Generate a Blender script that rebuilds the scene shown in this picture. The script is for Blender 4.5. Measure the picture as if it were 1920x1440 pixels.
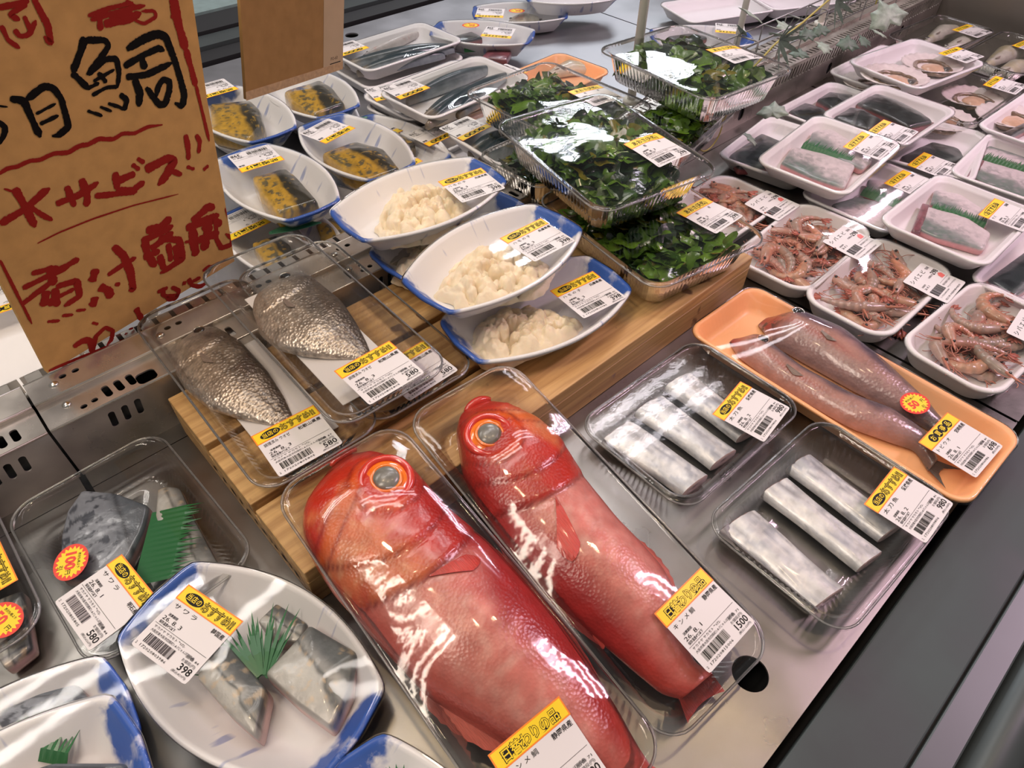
import bpy, math, random
import numpy as np
from mathutils import Matrix, Vector

EXPOSURE = 0.0
WORLD, PINK, COOL = 0.34, 42, 30
LAMPS = [(1.9, 1.15, 8.5, (1.0, 0.93, 0.99)), (0.75, 0.95, 9, (1.0, 0.93, 0.87)), (3.3, 2.7, 18, (0.90, 0.95, 1.0)),
         (-0.3, 1.7, 12, (1.0, 0.94, 0.88)), (4.8, 1.4, 30, (1.0, 0.78, 0.95)), (-0.9, 0.3, 19, (1.0, 0.84, 0.70))]  # last entry is an unseen fill lamp, added to brighten the left side
SPOTS = [(0.40, 0.14, 6.5), (0.97, 0.05, 8), (0.12, 0.55, 12)]
# ------------------------------------------------------------------ camera, light, exposure
scn = bpy.context.scene
col = scn.collection
for o in list(bpy.data.objects):
    bpy.data.objects.remove(o)
cam_d = bpy.data.cameras.new('camera')
cam = bpy.data.objects.new('camera', cam_d)
col.objects.link(cam)
cam_d.sensor_fit = 'HORIZONTAL'
cam_d.sensor_width = 36.0
cam_d.lens = 36.0 * 1273.02 / 1920.0
cam_d.clip_start = 0.01
RW = Matrix(((0.73328048, 0.48761291, -0.47384955), (-0.6798623, 0.53538664, -0.50114708), (0.00932694, 0.68963381, 0.72409821)))
cam.matrix_world = Matrix.Translation((0, 0, 0.55)) @ RW.to_4x4()
scn.camera = cam

scn.view_settings.view_transform = 'Standard'
scn.view_settings.look = 'None'
scn.view_settings.gamma = 1.0
scn.view_settings.use_curve_mapping = False
scn.view_settings.exposure = EXPOSURE
scn.cycles.transparent_max_bounces = 40
scn.cycles.max_bounces = 10

w = bpy.data.worlds.new('shop_interior')
scn.world = w
w.use_nodes = True
w.node_tree.nodes['Background'].inputs[0].default_value = (0.60, 0.575, 0.56, 1)
w.node_tree.nodes['Background'].inputs[1].default_value = WORLD

def area(name, loc, size, energy, color, target=None, rz=0.0, shape='RECTANGLE'):
    d = bpy.data.lights.new(name, 'AREA')
    d.shape = shape
    d.size, d.size_y = size
    d.energy = energy
    d.color = color
    o = bpy.data.objects.new(name, d)
    col.objects.link(o)
    o.location = loc
    if target is not None:
        o.rotation_euler = (Vector(target) - Vector(loc)).to_track_quat('-Z', 'Y').to_euler()
    else:
        o.rotation_euler = (0, 0, rz)
    return o

# ceiling batten rows and one added left fill (three tubes each), a pink display lamp over the far right, warm spots over the front
for (x, y, e, c) in LAMPS:
    for k in (-1, 0, 1):
        area('ceiling_tube_and_fill_lamp', (x, y + 0.11 * k, 2.05), (1.15, 0.04), e / 3, c)
for k in (-1, 0, 1):
    area('pink_case_lamp', (2.2, -0.62 + 0.10 * k, 1.9), (1.3, 0.035), PINK / 3, (1.0, 0.67, 0.83))
    area('cool_case_lamp', (2.7, 2.25 + 0.10 * k, 1.9), (1.3, 0.035), COOL / 3, (0.88, 0.93, 1.0))
for (x, y, e) in SPOTS:
    d = bpy.data.lights.new('warm_spot_lamp', 'SPOT')
    d.energy = e
    d.color = (1.0, 0.74, 0.46)
    d.spot_size = math.radians(62)
    d.spot_blend = 0.7
    d.shadow_soft_size = 0.045
    o = bpy.data.objects.new('warm_spot_lamp', d)
    col.objects.link(o)
    o.location = (x, y, 1.9)
    o.rotation_euler = (Vector((x * 0.75, y * 0.9 + 0.08, 0)) - o.location).to_track_quat('-Z', 'Y').to_euler()
# ------------------------------------------------------------------ materials
MATS = {}
def nodes_of(name):
    m = bpy.data.materials.new(name)
    m.use_nodes = True
    nt = m.node_tree
    return m, nt, nt.nodes, nt.links, nt.nodes['Principled BSDF']

def pm(name, base=(0.8, 0.8, 0.8), rough=0.5, metal=0.0, attr=False, var=0.0, vscale=40.0, bump=0.0, bscale=200.0, spec=0.5,
       coat=0.0, sss=0.0, stretch=(1, 1, 1), voro=False, rvar=0.0, aniso=0.0, trans=0.0):
    if name in MATS:
        return MATS[name]
    m, nt, N, L, P = nodes_of(name)
    P.inputs['Roughness'].default_value = rough
    P.inputs['Metallic'].default_value = metal
    P.inputs['Specular IOR Level'].default_value = spec
    P.inputs['Coat Weight'].default_value = coat
    P.inputs['Coat Roughness'].default_value = 0.08
    if sss:
        P.inputs['Subsurface Weight'].default_value = sss
        P.inputs['Subsurface Radius'].default_value = (0.006, 0.003, 0.002)
        P.inputs['Subsurface Scale'].default_value = 1.0
    if trans:
        P.inputs['Transmission Weight'].default_value = trans
    tc = N.new('ShaderNodeTexCoord')
    mp = N.new('ShaderNodeMapping')
    mp.inputs['Scale'].default_value = stretch
    L.new(tc.outputs['Object'], mp.inputs[0])
    src = None
    if attr:
        a = N.new('ShaderNodeAttribute')
        a.attribute_name = 'Col'
        src = a.outputs['Color']
    if var > 0:
        n = N.new('ShaderNodeTexNoise')
        n.inputs['Scale'].default_value = vscale
        n.inputs['Detail'].default_value = 5
        L.new(mp.outputs[0], n.inputs[0])
        r = N.new('ShaderNodeMapRange')
        r.inputs[1].default_value = 0.25
        r.inputs[2].default_value = 0.75
        r.inputs[3].default_value = 1 - var
        r.inputs[4].default_value = 1 + var
        L.new(n.outputs['Fac'], r.inputs[0])
        mx = N.new('ShaderNodeVectorMath')
        mx.operation = 'SCALE'
        if src:
            L.new(src, mx.inputs[0])
        else:
            mx.inputs[0].default_value = base
        L.new(r.outputs[0], mx.inputs['Scale'])
        src = mx.outputs[0]
        if rvar:
            r2 = N.new('ShaderNodeMapRange')
            r2.inputs[1].default_value = 0.3
            r2.inputs[2].default_value = 0.7
            r2.inputs[3].default_value = max(0.02, rough - rvar)
            r2.inputs[4].default_value = rough + rvar
            L.new(n.outputs['Fac'], r2.inputs[0])
            L.new(r2.outputs[0], P.inputs['Roughness'])
    if src:
        L.new(src, P.inputs['Base Color'])
    else:
        P.inputs['Base Color'].default_value = (*base, 1)
    if bump > 0:
        if voro:
            b = N.new('ShaderNodeTexVoronoi')
            out = b.outputs['Distance']
        else:
            b = N.new('ShaderNodeTexNoise')
            b.inputs['Detail'].default_value = 3
            out = b.outputs['Fac']
        b.inputs['Scale'].default_value = bscale
        L.new(mp.outputs[0], b.inputs[0])
        bn = N.new('ShaderNodeBump')
        bn.inputs['Strength'].default_value = bump
        bn.inputs['Distance'].default_value = 0.001
        L.new(out, bn.inputs['Height'])
        L.new(bn.outputs[0], P.inputs['Normal'])
    MATS[name] = m
    return m

def thin(name, tint, rough, ior, bump=0.0, bscale=120.0, stretch=(1, 1, 1), haze=0.0):
    """thin clear plastic: see-through sheet with a Fresnel reflection"""
    if name in MATS:
        return MATS[name]
    m, nt, N, L, P = nodes_of(name)
    N.remove(P)
    out = N['Material Output']
    t = N.new('ShaderNodeBsdfTransparent')
    t.inputs[0].default_value = (*tint, 1)
    g = N.new('ShaderNodeBsdfGlossy')
    g.inputs['Roughness'].default_value = rough
    g.inputs[0].default_value = (1, 1, 1, 1)
    fr = N.new('ShaderNodeFresnel')
    fr.inputs['IOR'].default_value = ior
    mix = N.new('ShaderNodeMixShader')
    L.new(fr.outputs[0], mix.inputs[0])
    first = t.outputs[0]
    if haze:
        df = N.new('ShaderNodeBsdfDiffuse')
        df.inputs[0].default_value = (0.8, 0.8, 0.8, 1)
        mh = N.new('ShaderNodeMixShader')
        mh.inputs[0].default_value = haze
        L.new(t.outputs[0], mh.inputs[1])
        L.new(df.outputs[0], mh.inputs[2])
        first = mh.outputs[0]
    L.new(first, mix.inputs[1])
    L.new(g.outputs[0], mix.inputs[2])
    L.new(mix.outputs[0], out.inputs[0])
    if bump:
        tc = N.new('ShaderNodeTexCoord')
        mp = N.new('ShaderNodeMapping')
        mp.inputs['Scale'].default_value = stretch
        L.new(tc.outputs['Object'], mp.inputs[0])
        b = N.new('ShaderNodeTexNoise')
        b.inputs['Scale'].default_value = bscale
        b.inputs['Detail'].default_value = 3
        L.new(mp.outputs[0], b.inputs[0])
        bn = N.new('ShaderNodeBump')
        bn.inputs['Strength'].default_value = bump
        bn.inputs['Distance'].default_value = 0.002
        L.new(b.outputs['Fac'], bn.inputs['Height'])
        L.new(bn.outputs[0], g.inputs['Normal'])
        L.new(bn.outputs[0], fr.inputs['Normal'])
    MATS[name] = m
    return m

def boat_mat():
    m, nt, N, L, P = nodes_of('blue_brushed_foam')
    P.inputs['Roughness'].default_value = 0.38
    tc = N.new('ShaderNodeTexCoord')
    sp = N.new('ShaderNodeSeparateXYZ')
    L.new(tc.outputs['Object'], sp.inputs[0])
    def math_(op, a, b=None, c=None):
        n = N.new('ShaderNodeMath')
        n.operation = op
        for i, v in enumerate((a, b, c)):
            if v is None:
                continue
            if isinstance(v, (int, float)):
                n.inputs[i].default_value = v
            else:
                L.new(v, n.inputs[i])
        return n.outputs[0]
    def noise(scale, vec_scale, detail=3):
        mp = N.new('ShaderNodeMapping')
        mp.inputs['Scale'].default_value = vec_scale
        L.new(tc.outputs['Object'], mp.inputs[0])
        n = N.new('ShaderNodeTexNoise')
        n.inputs['Scale'].default_value = scale
        n.inputs['Detail'].default_value = detail
        L.new(mp.outputs[0], n.inputs[0])
        return n.outputs['Fac']
    ax = math_('ABSOLUTE', sp.outputs[0])
    big = noise(26, (1, 1, 1), 4)
    e = math_('ADD', ax, math_('MULTIPLY', math_('SUBTRACT', big, 0.5), 0.07))
    mr = N.new('ShaderNodeMapRange')
    mr.inputs[1].default_value = 0.086
    mr.inputs[2].default_value = 0.096
    L.new(e, mr.inputs[0])
    holes = N.new('ShaderNodeMapRange')
    holes.inputs[1].default_value = 0.36
    holes.inputs[2].default_value = 0.46
    L.new(noise(48, (1, 1, 1), 5), holes.inputs[0])
    endm = math_('MULTIPLY', mr.outputs[0], holes.outputs[0])
    st = N.new('ShaderNodeMapRange')
    st.inputs[1].default_value = 0.64
    st.inputs[2].default_value = 0.70
    L.new(noise(60, (1.4, 0.14, 0.3), 2), st.inputs[0])
    zz = N.new('ShaderNodeMapRange')
    zz.inputs[1].default_value = 0.007
    zz.inputs[2].default_value = 0.012
    L.new(sp.outputs[2], zz.inputs[0])
    stm = math_('MULTIPLY', math_('MULTIPLY', st.outputs[0], zz.outputs[0]), 0.55)
    endz = math_('MULTIPLY', endm, zz.outputs[0])
    f = math_('MAXIMUM', endz, stm)
    mx = N.new('ShaderNodeMix')
    mx.data_type = 'RGBA'
    mx.inputs['A'].default_value = (0.80, 0.79, 0.79, 1)
    mx.inputs['B'].default_value = (0.035, 0.11, 0.42, 1)
    L.new(f, mx.inputs['Factor'])
    L.new(mx.outputs['Result'], P.inputs['Base Color'])
    return m

def wood_mat():
    m, nt, N, L, P = nodes_of('pale_board_wood')
    P.inputs['Roughness'].default_value = 0.5
    tc = N.new('ShaderNodeTexCoord')
    mp = N.new('ShaderNodeMapping')
    mp.inputs['Scale'].default_value = (3, 60, 60)
    L.new(tc.outputs['Object'], mp.inputs[0])
    n = N.new('ShaderNodeTexNoise')
    n.inputs['Scale'].default_value = 2.2
    n.inputs['Detail'].default_value = 6
    n.inputs['Distortion'].default_value = 0.6
    L.new(mp.outputs[0], n.inputs[0])
    cr = N.new('ShaderNodeValToRGB')
    cr.color_ramp.elements[0].position = 0.3
    cr.color_ramp.elements[0].color = (0.40, 0.215, 0.075, 1)
    cr.color_ramp.elements[1].position = 0.65
    cr.color_ramp.elements[1].color = (0.66, 0.41, 0.165, 1)
    L.new(n.outputs['Fac'], cr.inputs[0])
    n2 = N.new('ShaderNodeTexNoise')
    n2.inputs['Scale'].default_value = 35
    L.new(tc.outputs['Object'], n2.inputs[0])
    r = N.new('ShaderNodeMapRange')
    r.inputs[1].default_value = 0.66
    r.inputs[2].default_value = 0.72
    L.new(n2.outputs['Fac'], r.inputs[0])
    mx = N.new('ShaderNodeMix')
    mx.data_type = 'RGBA'
    L.new(r.outputs[0], mx.inputs['Factor'])
    L.new(cr.outputs[0], mx.inputs['A'])
    mx.inputs['B'].default_value = (0.20, 0.10, 0.045, 1)
    L.new(mx.outputs['Result'], P.inputs['Base Color'])
    bn = N.new('ShaderNodeBump')
    bn.inputs['Strength'].default_value = 0.15
    bn.inputs['Distance'].default_value = 0.001
    L.new(n.outputs['Fac'], bn.inputs['Height'])
    L.new(bn.outputs[0], P.inputs['Normal'])
    return m

STEEL = pm('brushed_steel', (0.27, 0.256, 0.24), 0.34, 1.0, var=0.22, vscale=9, rvar=0.12, bump=0.06, bscale=260)
STEEL_L = pm('ridge_steel', (0.60, 0.555, 0.50), 0.32, 0.8, var=0.25, vscale=14, rvar=0.12, bump=0.05, bscale=180)
SCREW = pm('screw_metal', (0.70, 0.66, 0.60), 0.2, 1.0)
STEEL_R_LIT = pm('rear_deck_steel_lit', (0.33, 0.33, 0.345), 0.48, 0.85, var=0.2, vscale=7, rvar=0.1, bump=0.05, bscale=260)  # same deck steel, lightened: brighter reflections at the rear are put into the colour
RAIL = pm('rail_metal', (0.052, 0.066, 0.066), 0.55, 0.1, spec=0.3, var=0.45, vscale=7, rvar=0.15, bump=0.05, bscale=60)
RAIL2 = pm('bumper_metal', (0.06, 0.073, 0.073), 0.38, 0.3, var=0.2, vscale=5)
BLACK = pm('black_rubber', (0.012, 0.012, 0.013), 0.6)
DARK = pm('dark_void', (0.02, 0.02, 0.022), 0.9)
WOOD = wood_mat()
BOAT = boat_mat()
FOAM = pm('white_foam', (0.82, 0.80, 0.80), 0.45, bump=0.02, bscale=500)
ORANGE = pm('peach_foam', (0.98, 0.53, 0.26), 0.38, bump=0.03, bscale=500)
CLEAR = thin('clear_tray_plastic', (0.972, 0.972, 0.968), 0.06, 1.45, 0.05, 160, haze=0.008)
CLEARRIM = thin('clear_tray_rim', (0.96, 0.96, 0.955), 0.08, 1.5, haze=0.20)
FILM = thin('cling_film', (0.985, 0.985, 0.985), 0.035, 1.34, 0.05, 26, (1, 1, 0.2))
FILMW = thin('wrinkled_film', (0.98, 0.98, 0.98), 0.05, 1.36, 0.06, 60, (1, 1, 0.2))
PAPER = pm('label_paper', (0.71, 0.685, 0.665), 0.5)
YEL = pm('label_yellow', (0.86, 0.62, 0.015), 0.45)
ORA = pm('label_orange_border', (0.85, 0.24, 0.02), 0.45)
INK = pm('label_ink', (0.018, 0.016, 0.016), 0.6, spec=0.15)
RED = pm('sticker_red', (0.72, 0.045, 0.02), 0.4)
PINKRED = pm('label_red_mark', (0.75, 0.16, 0.14), 0.4)
CARD_B = pm('plain_cardboard', (0.36, 0.205, 0.075), 0.85, spec=0.08, var=0.10, vscale=60, bump=0.05, bscale=300)
CARD_M = pm('cardboard', (0.66, 0.385, 0.13), 0.85, spec=0.08, var=0.10, vscale=60, bump=0.05, bscale=300)
TAPE = pm('packing_tape', (0.50, 0.36, 0.20), 0.35, var=0.06, vscale=30)
SBLACK = pm('brush_ink_black', (0.007, 0.006, 0.006), 0.6, spec=0.08)
SRED = pm('brush_ink_red', (0.33, 0.020, 0.014), 0.6, spec=0.08)
GREEN = pm('green_plastic_grass', (0.030, 0.17, 0.055), 0.3, trans=0.15)
LEAFG = pm('leaf_green', (0.02, 0.13, 0.06), 0.3, var=0.2, vscale=80)
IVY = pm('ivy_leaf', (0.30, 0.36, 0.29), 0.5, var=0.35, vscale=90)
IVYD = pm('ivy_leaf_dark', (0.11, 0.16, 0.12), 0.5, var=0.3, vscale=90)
VINE = pm('vine_stem', (0.42, 0.36, 0.08), 0.5)
WIRE = pm('rack_wire', (0.30, 0.30, 0.29), 0.4, 0.8)
POLE = pm('ivory_pole', (0.86, 0.83, 0.75), 0.45)
PAD = pm('white_pad', (0.75, 0.72, 0.70), 0.7)
WET = pm('wet_fish_skin', attr=True, rough=0.28, spec=0.6, var=0.14, vscale=120, bump=0.25, bscale=420, coat=0.35)
REDFISH = pm('red_fish_skin', attr=True, rough=0.30, spec=0.6, var=0.16, vscale=70, bump=0.30, bscale=380, coat=0.4, voro=True)
SILVER = pm('silver_fish_skin', attr=True, rough=0.42, metal=0.25, spec=0.6, var=0.28, vscale=60, bump=0.35, bscale=240, coat=0.3)
BREAM = pm('bream_skin', attr=True, rough=0.32, metal=0.62, var=0.30, vscale=150, bump=0.8, bscale=330, voro=True, coat=0.3)
FLESH = pm('raw_flesh', attr=True, rough=0.35, var=0.10, vscale=90, bump=0.2, bscale=300, coat=0.3)
SOFT = pm('roe_flesh', (0.86, 0.74, 0.54), 0.42, var=0.10, vscale=60, bump=0.5, bscale=220, sss=0.25, coat=0.2)
MISO = pm('miso_skin', attr=True, rough=0.22, var=0.35, vscale=110, bump=0.4, bscale=160, coat=0.7)
SHRIMPM = pm('shrimp_shell', attr=True, rough=0.32, var=0.2, vscale=160, bump=0.25, bscale=300, coat=0.4)
FEELER = pm('shrimp_feeler', (0.50, 0.20, 0.14), 0.4)
WEED = pm('seaweed_frond', attr=True, rough=0.25, var=0.35, vscale=60, bump=0.3, bscale=200, coat=0.4, trans=0.12)
EYEB = pm('eye_black', (0.01, 0.01, 0.01), 0.08, coat=0.8)
EYEG = pm('eye_lens', (0.17, 0.165, 0.14), 0.25, var=0.3, vscale=120, coat=0.15)
EYEO = pm('eye_iris_orange', (0.80, 0.18, 0.010), 0.15, coat=0.8)
EYER = pm('eye_rim_red', (0.58, 0.035, 0.02), 0.2, coat=0.8)
FINR = pm('red_fin', (0.52, 0.045, 0.03), 0.3, var=0.25, vscale=60, bump=0.7, bscale=40, stretch=(2, 30, 2), coat=0.4)
FINP = pm('pink_fin', (0.60, 0.13, 0.09), 0.3, var=0.25, vscale=60, bump=0.7, bscale=40, stretch=(2, 30, 2), coat=0.4)
SHELL = pm('scallop_shell', (0.72, 0.66, 0.63), 0.4, var=0.15, vscale=60)
MANTLE = pm('scallop_mantle', (0.20, 0.14, 0.09), 0.25, var=0.4, vscale=140, coat=0.5)
MUSCLE = pm('scallop_muscle', (0.62, 0.40, 0.26), 0.3, var=0.15, vscale=90, coat=0.4)
GUT = pm('scallop_gut', (0.06, 0.055, 0.05), 0.3, coat=0.5)

# ------------------------------------------------------------------ mesh helpers
def mk(name, verts, faces, mats, parent=None, smooth=True, midx=None, cols=None, mat4=None):
    me = bpy.data.meshes.new(name)
    me.from_pydata([tuple(map(float, v)) for v in verts], [], [tuple(map(int, f)) for f in faces])
    if not isinstance(mats, (list, tuple)):
        mats = [mats]
    for m in mats:
        me.materials.append(m)
    if midx is not None:
        me.polygons.foreach_set('material_index', np.asarray(midx, dtype=np.int32))
    if smooth:
        me.polygons.foreach_set('use_smooth', np.ones(len(me.polygons), dtype=bool))
    if cols is not None:
        a = me.color_attributes.new('Col', 'FLOAT_COLOR', 'POINT')
        c = np.ones((len(verts), 4), dtype=np.float32)
        c[:, :3] = np.clip(np.asarray(cols), 0, 1)
        a.data.foreach_set('color', c.ravel())
    me.update()
    o = bpy.data.objects.new(name, me)
    col.objects.link(o)
    if parent is not None:
        o.parent = parent
    if mat4 is not None:
        o.matrix_basis = mat4
    return o

def tag(o, label=None, cat=None, group=None, kind=None):
    if label:
        o['label'] = label
    if cat:
        o['category'] = cat
    if group:
        o['group'] = group
    if kind:
        o['kind'] = kind
    return o

def empty(name, mat4):
    o = bpy.data.objects.new(name, None)
    o.empty_display_size = 0.02
    col.objects.link(o)
    o.matrix_basis = mat4
    return o

def copy_tree(o, parent=None):
    c = o.copy()
    col.objects.link(c)
    c.parent = parent
    for ch in list(o.children):
        copy_tree(ch, c)
    return c

class MB:
    def __init__(s):
        s.v, s.f, s.m = [], [], []
    def add(s, v, f, m=0):
        b = len(s.v)
        s.v += [tuple(p) for p in v]
        s.f += [tuple(i + b for i in q) for q in f]
        s.m += [m] * len(f)
        return s
    def box(s, x0, x1, y0, y1, z0, z1, m=0):
        v = [(x0, y0, z0), (x1, y0, z0), (x1, y1, z0), (x0, y1, z0), (x0, y0, z1), (x1, y0, z1), (x1, y1, z1), (x0, y1, z1)]
        return s.add(v, [(3, 2, 1, 0), (4, 5, 6, 7), (0, 1, 5, 4), (1, 2, 6, 5), (2, 3, 7, 6), (3, 0, 4, 7)], m)
    def tube(s, pts, r, n=8, m=0, cap=True):
        pts = [np.asarray(p, float) for p in pts]
        rr = r if isinstance(r, (list, tuple, np.ndarray)) else [r] * len(pts)
        v, f = [], []
        prev = None
        for i, p in enumerate(pts):
            t = pts[min(i + 1, len(pts) - 1)] - pts[max(i - 1, 0)]
            t = t / (np.linalg.norm(t) + 1e-12)
            if prev is None:
                a = np.cross(t, (0, 0, 1.0))
                if np.linalg.norm(a) < 1e-3:
                    a = np.cross(t, (1.0, 0, 0))
            else:
                a = prev - t * (prev @ t)
            a = a / np.linalg.norm(a)
            prev = a
            b = np.cross(t, a)
            for k in range(n):
                th = 2 * math.pi * k / n
                v.append(p + rr[i] * (math.cos(th) * a + math.sin(th) * b))
        for i in range(len(pts) - 1):
            for k in range(n):
                f.append((i * n + k, i * n + (k + 1) % n, (i + 1) * n + (k + 1) % n, (i + 1) * n + k))
        if cap:
            f.append(tuple(range(n))[::-1])
            f.append(tuple((len(pts) - 1) * n + k for k in range(n)))
        return s.add(v, f, m)
    def obj(s, name, mats, parent=None, smooth=True, mat4=None):
        return mk(name, s.v, s.f, mats, parent, smooth, s.m, None, mat4)

def bevel(o, w=0.001, seg=2):
    md = o.modifiers.new('bevel', 'BEVEL')
    md.width = w
    md.segments = seg
    md.limit_method = 'ANGLE'
    return o

def plate(name, outer, holes, thick, mat, mat4, parent=None):
    """flat plate with real cut-outs: polygons in 2D, filled, given thickness"""
    cu = bpy.data.curves.new(name, 'CURVE')
    cu.dimensions = '2D'
    cu.fill_mode = 'BOTH'
    cu.extrude = thick / 2
    for poly in [outer] + holes:
        sp = cu.splines.new('POLY')
        sp.points.add(len(poly) - 1)
        for i, (x, y) in enumerate(poly):
            sp.points[i].co = (x, y, 0, 1)
        sp.use_cyclic_u = True
    tmp = bpy.data.objects.new(name, cu)
    col.objects.link(tmp)
    dg = bpy.context.evaluated_depsgraph_get()
    me = bpy.data.meshes.new_from_object(tmp.evaluated_get(dg))
    bpy.data.objects.remove(tmp)
    me.materials.clear()
    me.materials.append(mat)
    me.name = name
    o = bpy.data.objects.new(name, me)
    col.objects.link(o)
    o.parent = parent
    o.matrix_basis = mat4
    return o

def slot(cx, cy, w_, h_, r=None, ang=0.0, n=5):
    r = min(w_, h_) / 2 * 0.95 if r is None else r
    out = []
    for (sx, sy, a0) in ((1, 1, 0), (-1, 1, 90), (-1, -1, 180), (1, -1, 270)):
        for k in range(n + 1):
            a = math.radians(a0 + 90 * k / n)
            out.append((sx * (w_ / 2 - r) + r * math.cos(a), sy * (h_ / 2 - r) + r * math.sin(a)))
    c, s_ = math.cos(ang), math.sin(ang)
    return [(cx + x * c - y * s_, cy + x * s_ + y * c) for x, y in out]

def resample(poly, n):
    p = np.asarray(poly, float)
    q = np.vstack([p, p[:1]])
    d = np.r_[0, np.cumsum(np.linalg.norm(np.diff(q, axis=0), axis=1))]
    t = np.linspace(0, d[-1], n, endpoint=False)
    return np.c_[np.interp(t, d, q[:, 0]), np.interp(t, d, q[:, 1])]

def chaikin(p, k=2):
    p = np.asarray(p, float)
    for _ in range(k):
        q = np.roll(p, -1, axis=0)
        p = np.stack([0.75 * p + 0.25 * q, 0.25 * p + 0.75 * q], axis=1).reshape(-1, 2)
    return p

def rot_m(rx, ry, rz):
    return Matrix.Rotation(math.radians(rz), 4, 'Z') @ Matrix.Rotation(math.radians(rx), 4, 'X') @ Matrix.Rotation(math.radians(ry), 4, 'Y')

def noise1(x, seed=0):
    return math.sin(x * 12.9898 + seed * 78.233) * 43758.5453 % 1.0

LAT = np.random.RandomState(5).uniform(-1, 1, (32, 32, 32))
def _lat(P):
    i = np.floor(P).astype(int)
    f = P - i
    f = f * f * (3 - 2 * f)
    r = 0
    for dx in (0, 1):
        for dy in (0, 1):
            for dz in (0, 1):
                wgt = (f[:, 0] if dx else 1 - f[:, 0]) * (f[:, 1] if dy else 1 - f[:, 1]) * (f[:, 2] if dz else 1 - f[:, 2])
                r = r + wgt * LAT[(i[:, 0] + dx) % 32, (i[:, 1] + dy) % 32, (i[:, 2] + dz) % 32]
    return r

def vnoise(P, scale, seed=0):
    """smooth lattice noise on an (n,3) array in mm, result about -1..1; features about 0.7/scale mm across"""
    P = np.asarray(P, float) * scale * 1.5 + np.array([seed * 1.37 % 31, seed * 2.11 % 31, seed * .73 % 31])
    return 1.15 * _lat(P) + .55 * _lat(P * 2.03 + 7.7) + .25 * _lat(P * 4.1 + 3.1)

# ------------------------------------------------------------------ outlines and trays
DIM = {'clearS': (.194, .140, .030), 'clearK': (.335, .122, .030), 'clearG': (.288, .121, .028), 'clearW': (.222, .180, .045), 'clearV': (.125, .180, .045), 'orange': (.323, .131, .026),
       'foamS': (.198, .114, .026), 'foamM': (.188, .142, .024), 'foamC': (.215, .150, .024), 'foamD': (.228, .138, .026), 'boat': (.203, .132, .034), 'clearB': (.22, .13, .026)}
OUTL = {}
def outline(ty, n):
    key = (ty, n)
    if key in OUTL:
        return OUTL[key]
    L, W, H = DIM[ty]
    if ty == 'boat':
        e, mid = 0.037, W / 2
        top = [(x, e + (mid - e) * (1 - (2 * x / L) ** 2)) for x in np.linspace(-L / 2, L / 2, 15)]
        pts = [(L / 2 + 0.004, 0)] + top[::-1] + [(-L / 2 - 0.004, 0)] + [(x, -y) for x, y in top]
        p = resample(chaikin(resample(pts, 60), 3), n)
    else:
        r = 0.030 if ty in ('foamS',) else 0.020 if ty[:4] == 'foam' or ty == 'orange' else 0.024
        p = resample(slot(0, 0, L, W, r, 0, 10), n)
    OUTL[key] = p
    return p

TRAYMESH = {}
def rings_mesh(ty, n, prof, ripple=0.0, pitch=0.006, base_z=None):
    L, W, H = DIM[ty]
    p = outline(ty, n)
    per = np.r_[0, np.cumsum(np.linalg.norm(np.diff(np.vstack([p, p[:1]]), axis=0), axis=1))][:-1]
    verts, faces = [], []
    for (ins, z, rp) in prof:
        i_ = ins + rp * ripple * np.sin(per * 2 * math.pi / pitch)
        x = p[:, 0] * (1 - i_ / (L / 2))
        y = p[:, 1] * (1 - i_ / (W / 2))
        verts.append(np.c_[x, y, np.full(n, z)])
    k = len(prof)
    for i in range(k - 1):
        for j in range(n):
            faces.append((i * n + j, i * n + (j + 1) % n, (i + 1) * n + (j + 1) % n, (i + 1) * n + j))
    V = np.vstack(verts)
    V = np.vstack([V, [[0, 0, prof[-1][1]]]])
    c = len(V) - 1
    for j in range(n):
        faces.append(((k - 1) * n + j, (k - 1) * n + (j + 1) % n, c))
    return V, faces

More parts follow.
